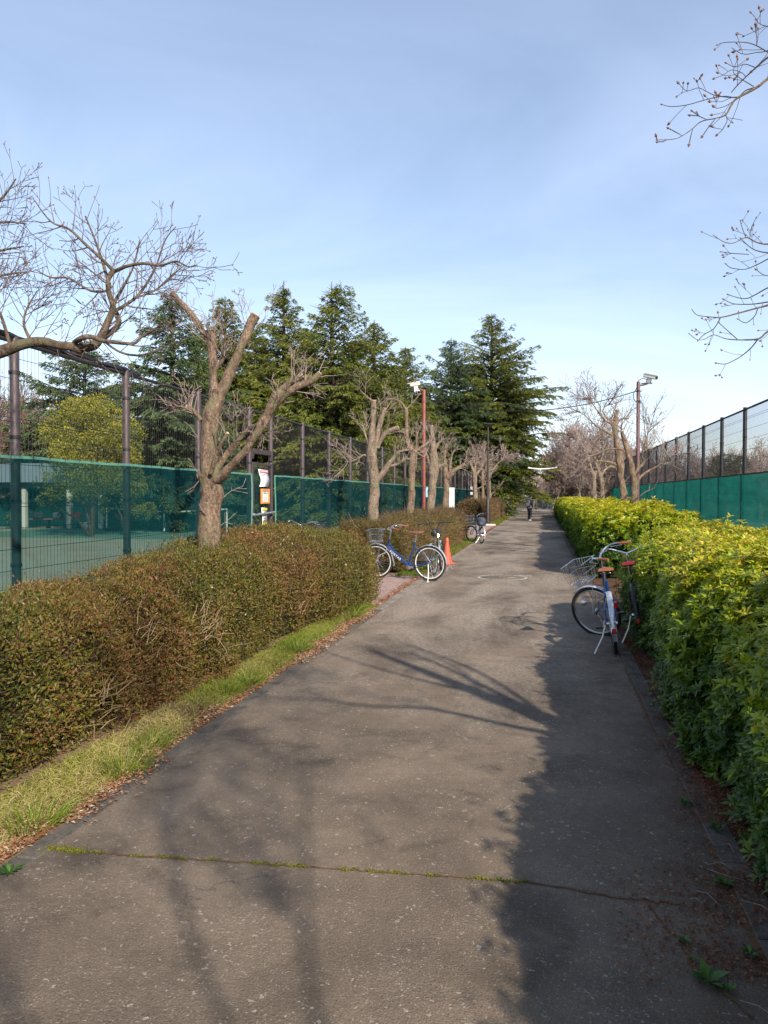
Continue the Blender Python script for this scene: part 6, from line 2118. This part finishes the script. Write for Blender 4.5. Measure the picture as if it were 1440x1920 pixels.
    # basket / lamp
    if basket == 'wire':
        b = MB()
        zt, zb = hb.z + .02, hb.z - .21
        xa, xb2, ya = wb - .14, wb + .14, .165
        for (z, sc) in ((zt, 1), ((zt + zb) / 2, .90), (zb, .80)):
            x0b, x1b = (xa + xb2) / 2 - (xb2 - xa) / 2 * sc, (xa + xb2) / 2 + (xb2 - xa) / 2 * sc
            c4 = [(x0b, -ya * sc, z), (x1b, -ya * sc, z), (x1b, ya * sc, z), (x0b, ya * sc, z)]
            b.tube(c4 + [c4[0]], .0052 if z == zt else .003, 6)
        for i in range(9):
            f = -1 + 2 * i / 8
            for (s, ax_) in ((1, 'x'), (-1, 'x'), (1, 'y'), (-1, 'y')):
                cxm = (xa + xb2) / 2; hx = (xb2 - xa) / 2
                if ax_ == 'x':
                    b.tube([(cxm + s * hx, f * ya, zt), (cxm + s * hx * .8, f * ya * .8, zb)], .0019, 4, False)
                else:
                    b.tube([(cxm + f * hx, s * ya, zt), (cxm + f * hx * .8, s * ya * .8, zb)], .0019, 4, False)
            b.tube([((xa + xb2) / 2 - .112, f * ya * .8, zb), ((xa + xb2) / 2 + .112, f * ya * .8, zb)], .0019, 4, False)
        b.tube([(wb - .12, .0, zb), (wb - .02, .05, R + .1), (wb, .058, R)], .005, 6); b.tube([(wb - .12, .0, zb), (wb - .02, -.05, R + .1), (wb, -.058, R)], .005, 6)
        mk(b, 'basket', M_CHROME, None, True)
        b = MB(); b.lathe([(.012, 0), (.034, .03), (.038, .06), (.001, .065)], 14, (wb + .02, .07, R + .16), 0, 'x'); mk(b, 'headlamp', M_ALU, None, True)
    elif basket == 'lamp':
        b = MB(); b.lathe([(.02, -.02), (.055, .02), (.062, .06), (.05, .07), (.001, .072)], 16, (hb.x + .05, 0, hb.z - .08), 0, 'x'); mk(b, 'headlamp', M_BLACK, None, True)
    # saddle
    b = MB()
    prof = [(-.13, .075), (-.10, .09), (-.03, .082), (.04, .045), (.10, .026), (.145, .014)]
    V, F = [], []
    k = 8
    for (x, hw) in prof:
        for j in range(k):
            a = math.pi * j / (k - 1)
            V.append((.26 + x, hw * math.cos(a), saddle_z + .035 * math.sin(a) ** .6 - .015 + (.012 if x < -.08 else 0)))
    V = np.array(V)
    F = [(i * k + j, i * k + j + 1, (i + 1) * k + j + 1, (i + 1) * k + j) for i in range(len(prof) - 1) for j in range(k - 1)]
    F += [(i * k, (i + 1) * k, (i + 1) * k + k - 1, i * k + k - 1) for i in range(len(prof) - 1)]
    b.add(V, [np.array(F), np.array([list(range(k))]), np.array([[(len(prof) - 1) * k + j for j in range(k)][::-1]])])
    sa_ = mk(b, 'saddle', saddle_m)
    b = MB(); b.tube([st_t, (.255, 0, saddle_z - .02)], .0125, 8)
    for s in (-1, 1):
        b.tube([(.16, s * .05, saddle_z - .03), (.25, s * .02, saddle_z - .045), (.36, s * .01, saddle_z - .02)], .004, 5)
    mk(b, 'seat_post', M_CHROME)
    # crank
    b = MB()
    b.lathe([(.085, -.002), (.09, 0), (.085, .002)], 24, (bbk.x, -.055, bbk.z), 0, 'y')
    for s, a in ((-1, .5), (1, .5 + math.pi)):
        e = Vector((bbk.x + .165 * math.cos(a), s * .085, bbk.z + .165 * math.sin(a) * .6))
        b.tube([(bbk.x, s * .06, bbk.z), e], .009, 6)
    ck = mk(b, 'crank', M_ALU)
    for s, a in ((-1, .5), (1, .5 + math.pi)):
        b = MB()
        b.box((bbk.x + .165 * math.cos(a), s * .13, bbk.z + .165 * math.sin(a) * .6), (.09, .07, .022), None, 0, .005)
        mk(b, 'pedal', M_BLACK, ck, False, False)
    b = MB(); b.box((.21, -.062, .325), (.50, .012, .085), Matrix.Rotation(R_(6), 3, 'Y'), 0, .004); mk(b, 'chain_guard', frame_m if frame_m is not M_BLUE else M_BLACK, None, False, False)
    # stand
    b = MB()
    if stand == 'side':
        b.tube([(0, .07, R - .01), (-.02, .11, R * .6), (-.05, .22, .01)], .009, 6)
        b.box((-.05, .225, .008), (.05, .03, .015))
    else:
        for s in (-1, 1):
            b.tube([(0, s * .075, R), (-.03, s * .12, R * .5), (-.10, s * .16, .0)], .009, 6)
        b.tube([(-.10, -.16, .005), (-.10, .16, .005)], .008, 6)
    mk(b, 'kickstand', M_CREAM if word else M_ALU)
    if rack:
        b = MB()
        for s in (-.06, 0, .06):
            b.tube([(-.30, s, R * 2 + .07), (.16, s, R * 2 + .07)], .005, 6)
        b.tube([(-.30, -.06, R * 2 + .07), (-.30, .06, R * 2 + .07)], .005, 6)
        for s in (-1, 1):
            b.tube([(-.18, s * .06, R * 2 + .07), (0, s * .065, R)], .005, 6)
        mk(b, 'rack', M_ALU)
    b = MB()
    P1, _ = smooth_path([hb + Vector((.0, .2, .08)), hb + Vector((.10, .12, .02)), hb + Vector((.06, .02, -.12)), hd_b + Vector((.0, .02, .05))], [1] * 4, 5)
    P2, _ = smooth_path([hb + Vector((.0, -.2, .08)), hb + Vector((.12, -.10, .0)), hb + Vector((.05, -.02, -.14)), hd_b + Vector((.0, -.02, .02))], [1] * 4, 5)
    b.tube(P1, .003, 5); b.tube(P2, .003, 5)
    mk(b, 'brake_cables', M_BLACK, None, True)
    if lock:
        b = MB(); b.box(lock[0], lock[1], None, 0, .01); mk(b, lock[2], M_REDP, None, False, False)
    return t


# blue bicycle at the hedge gap: nose into the hedge, rear wheel on the path edge
rw = G(806, 1089); fw_ = W(707, 1047, 15.05)
hd = math.atan2(fw_.y - rw.y, fw_.x - rw.x)
bicycle('blue city bicycle with wire basket and brown saddle, side on, nose in the left hedge', (rw.x, rw.y, 0), hd, -.05, .12, M_BLUE, .338, M_SILV, M_WHITE, M_BROWN, M_BROWN, 'wire', 'swept', word='PORTAS', wb=1.13)
p = G(819, 1081)
bicycle('black bicycle facing the camera between the blue one and the orange cone', (p.x - .06, p.y + 1.30, 0), R_(-91), .06, -.12, M_BLACK, .32, M_SILV, M_ALU, M_BLACK, M_BLACK, 'lamp', 'high', wb=1.06, tyre=.024, saddle_z=.86)
p = G(900, 1019)
bicycle('small bicycle with a dark bag at the near end of the far brick area', (p.x + .05, p.y, 0), R_(112), .06, .5, M_SILV, .29, M_SILV, M_ALU, M_BLACK, M_BLACK, 'wire', 'swept', spokes=20, wb=1.0, saddle_z=.85)
bgp = thing('shopping_bag', 'dark blue grey bag strapped on the small bicycle by the lamp post', 'bag', (p.x + .04, p.y + .03, .60), .4)
b = MB(); b.box((0, 0, .14), (.30, .26, .30), None, 0, .07); b.build('body', M_PACK, bgp)
b = MB(); b.tube([(-.08, 0, .27), (-.04, 0, .36), (.05, 0, .36), (.09, 0, .27)], .012, 6); b.build('handle', M_BLACK, bgp)
# handlebars showing above the near hedge
p = W(560, 975, 14.8)
bicycle('bicycle hidden behind the near left hedge, only its handlebars showing above it', (p.x + .30, p.y + .88, 0), R_(250), .0, .25, M_SILV, .335, M_SILV, M_ALU, M_BLACK, M_BLACK, 'none', 'swept', spokes=16, wb=1.08).scale = (1.1, 1.1, 1.1)
# right: silver and blue bicycle seen from behind, front wheel turned hard over
p = G(1149, 1226)
bicycle('silver bicycle with tan saddle and big wire basket leaning against the right hedge', (p.x + .03, p.y + .02, 0), R_(88), -.12, R_(60), M_BLUE, .315, M_SILV, M_ALU, M_TAN, M_TAN, 'wire', 'swept', wb=1.08, stand='side', lock=((.02, -.06, .50), (.05, .04, .07), 'lock'), saddle_z=.855)
bicycle('black bicycle with a red saddle pushed into the right hedge behind the silver one', (p.x + .36, p.y + .60, 0), R_(85), -.16, R_(-8), M_BLACK, .33, M_BLACK, M_ALU, paint('dark_red_vinyl', (.22, .012, .018), .4), M_BLACK, 'none', 'swept', wb=1.08, spokes=24, saddle_z=.88)
# far ones
p = G(1046, 968)
bicycle('distant dark bicycle against the far right hedge', (p.x - .05, p.y - 1.0, 0), R_(96), .05, .3, M_BLACK, .33, M_SILV, M_ALU, M_BLACK, M_BLACK, 'wire', 'swept', spokes=12)
for (px, d, rz, lab, m_) in ((1010, 88, 20, 'far blue bicycle left of the others at the path end', M_BLUE), (1021, 90, 35, 'far dark bicycle in the middle of the row at the path end', M_BLACK), (1031, 89, 60, 'far bicycle with pale mudguards, rightmost at the path end', M_SILV), (1002, 90, 10, 'far bicycle just right of the walker', M_BLACK)):
    p = at(px, d)
    bicycle(lab, p, R_(rz), .05, .2, m_, .33, M_SILV, M_ALU, M_BLACK, M_BLACK, 'wire', 'swept', spokes=8, group='bicycles parked at the path end')


# ------------------------------------------------------------------ the walker
def skin(name, nodes, edges, m_, parent, root=0, sub=2):
    me = bpy.data.meshes.new(name)
    me.from_pydata([n[:3] for n in nodes], edges, [])
    me.materials.append(m_)
    o = bpy.data.objects.new(name, me); COL.objects.link(o)
    o.parent = parent
    o.modifiers.new('skin', 'SKIN')
    for i, n in enumerate(nodes):
        r = n[3]
        me.skin_vertices[0].data[i].radius = r if hasattr(r, '__len__') else (r, r)
        me.skin_vertices[0].data[i].use_root = (i == root)
    s = o.modifiers.new('sub', 'SUBSURF'); s.levels = sub; s.render_levels = sub
    return o


pw = G(993, 977)
pr_ = thing('person', 'person in dark jacket and trousers with white shoes and face mask, walking with a backpack', 'person', (pw.x, pw.y, 0), R_(60))
# local: +x = facing direction, z up. about 1.62 m
nodes = [(0, 0, .88, (.10, .13)), (.0, 0, 1.05, (.09, .12)), (.01, 0, 1.24, (.10, .155)), (.0, 0, 1.36, (.07, .12)), (.02, 0, 1.42, .048), (.035, 0, 1.475, (.062, .058)), (.035, 0, 1.54, (.088, .074)), (.028, 0, 1.60, (.062, .055)),
         (0, .17, 1.33, .05), (-.03, .20, 1.08, .040), (.04, .21, .86, .030), (0, -.17, 1.33, .05), (-.03, -.20, 1.08, .040), (.05, -.21, .86, .030),
         (.01, .085, .82, .085), (.06, .09, .47, .055), (.02, .09, .09, .038), (.0, -.085, .82, .085), (.0, -.09, .47, .055), (-.10, -.09, .11, .038),
         (.14, .095, .035, .03), (.01, -.095, .045, .03)]
edges = [(0, 1), (1, 2), (2, 3), (3, 4), (4, 5), (5, 6), (6, 7), (3, 8), (8, 9), (9, 10), (3, 11), (11, 12), (12, 13), (0, 14), (14, 15), (15, 16), (0, 17), (17, 18), (18, 19), (16, 20), (19, 21)]
# hands: palm, five fingers on each wrist
for wi, (wx, wy, s) in ((10, (.04, .21, 1)), (13, (.05, -.21, -1))):
    pi_ = len(nodes)
    nodes.append((wx + .01, wy, .80, (.016, .030))); edges.append((wi, pi_))
    for f, (fx, fl_) in enumerate(((.03, .068), (.011, .078), (-.009, .073), (-.027, .058))):
        a = len(nodes)
        nodes.append((wx + .012 + fx, wy, .755, .009)); edges.append((pi_, a))
        nodes.append((wx + .022 + fx, wy - s * .008, .755 - fl_ * .5, .0085)); edges.append((a, a + 1))
        nodes.append((wx + .018 + fx, wy - s * .022, .755 - fl_, .007)); edges.append((a + 1, a + 2))
    a = len(nodes)
    nodes.append((wx + .045, wy - s * .01, .785, .010)); edges.append((pi_, a))
    nodes.append((wx + .065, wy - s * .018, .750, .0085)); edges.append((a, a + 1))
skin('body', nodes, edges, M_SKIN, pr_)
skin('jacket', [(0, 0, .80, (.13, .165)), (0, 0, 1.05, (.115, .15)), (.01, 0, 1.24, (.125, .175)), (.0, 0, 1.37, (.085, .13)), (.01, 0, 1.41, (.062, .066)), (0, .175, 1.33, .068), (-.03, .205, 1.08, .056), (.035, .212, .885, .044), (0, -.175, 1.33, .068), (-.03, -.205, 1.08, .056), (.045, -.212, .885, .044)],
     [(0, 1), (1, 2), (2, 3), (3, 4), (3, 5), (5, 6), (6, 7), (3, 8), (8, 9), (9, 10)], M_JACK, pr_)
skin('trousers', [(0, 0, .90, (.11, .14)), (.01, .085, .80, .098), (.06, .09, .47, .072), (.02, .09, .11, .058), (.0, -.085, .80, .098), (.0, -.09, .47, .072), (-.10, -.09, .13, .058)],
     [(0, 1), (1, 2), (2, 3), (0, 4), (4, 5), (5, 6)], M_TROU, pr_)
for (x, y, z) in ((.02, .09, 0), (-.10, -.09, .012)):
    skin('shoe', [(x - .035, y, z + .05, (.045, .05)), (x + .05, y, z + .045, (.048, .04)), (x + .15, y + .005, z + .032, (.045, .03))], [(0, 1), (1, 2)], M_WHITE, pr_)
b = MB()
V = []
for i in range(9):
    th = math.pi * .62 * i / 8
    for j in range(16):
        a = j / 16 * 2 * math.pi
        rx, ry, rz_ = .104, .088, .112
        V.append((.026 + rx * math.sin(th) * math.cos(a) - (.012 if math.cos(a) > .3 and th > .9 else 0) - .03 * (math.cos(a) > .2) * (th > 1.2), ry * math.sin(th) * math.sin(a), 1.545 + rz_ * math.cos(th)))
V = np.array(V)
F = [(i * 16 + j, i * 16 + (j + 1) % 16, (i + 1) * 16 + (j + 1) % 16, (i + 1) * 16 + j) for i in range(8) for j in range(16)]
F = [f for f in F if not (V[list(f), 0].mean() > .075 and V[list(f), 2].mean() < 1.575)]
b.add(V, [np.array(F)]); b.build('hair', M_HAIR, pr_)
for s in (-1, 1):
    b = MB(); b.lathe([(.001, -.008), (.009, -.004), (.009, .004), (.001, .008)], 8, (.118, s * .03, 1.548), 0, 'x'); b.build('eye', M_HAIR, pr_)
    b = MB(); b.lathe([(.001, -.006), (.022, 0), (.001, .006)], 10, (.03, s * .082, 1.535), 0, 'y'); b.build('ear', M_SKIN, pr_)
b = MB(); b.tube([(.118, 0, 1.545), (.136, 0, 1.522), (.120, 0, 1.512)], [.008, .013, .009], 7); b.build('nose', M_SKIN, pr_)
fm_ = thing('face_mask', 'white face mask worn by the walker', 'face mask', pr_.location, R_(60))
b = MB(); b.lathe([(.02, 0), (.052, .012), (.060, .035), (.052, .055)], 14, (.125, 0, 1.492), 0, 'x')
b.V[-1][:, 0] = .158 - (b.V[-1][:, 0] - .125)
b.build('cloth', M_WHITE, fm_)
bp_ = thing('backpack', 'grey blue backpack on the back of the walker', 'backpack', pr_.location, R_(60))
b = MB(); b.box((-.19, 0, 1.12), (.16, .29, .44), None, 0, .06); b.build('main_pocket', M_PACK, bp_)
b = MB(); b.box((-.285, 0, 1.04), (.06, .22, .20), None, 0, .025); b.build('front_pocket', paint('pale_grey_canvas', (.25, .27, .30), .7), bp_)
for s in (-1, 1):
    b = MB(); b.tube([(-.12, s * .10, .98), (.06, s * .14, 1.02), (.145, s * .12, 1.18), (.10, s * .10, 1.34), (-.02, s * .09, 1.41), (-.13, s * .08, 1.32)], .017, 8); b.build('shoulder_strap', M_PACK, bp_)
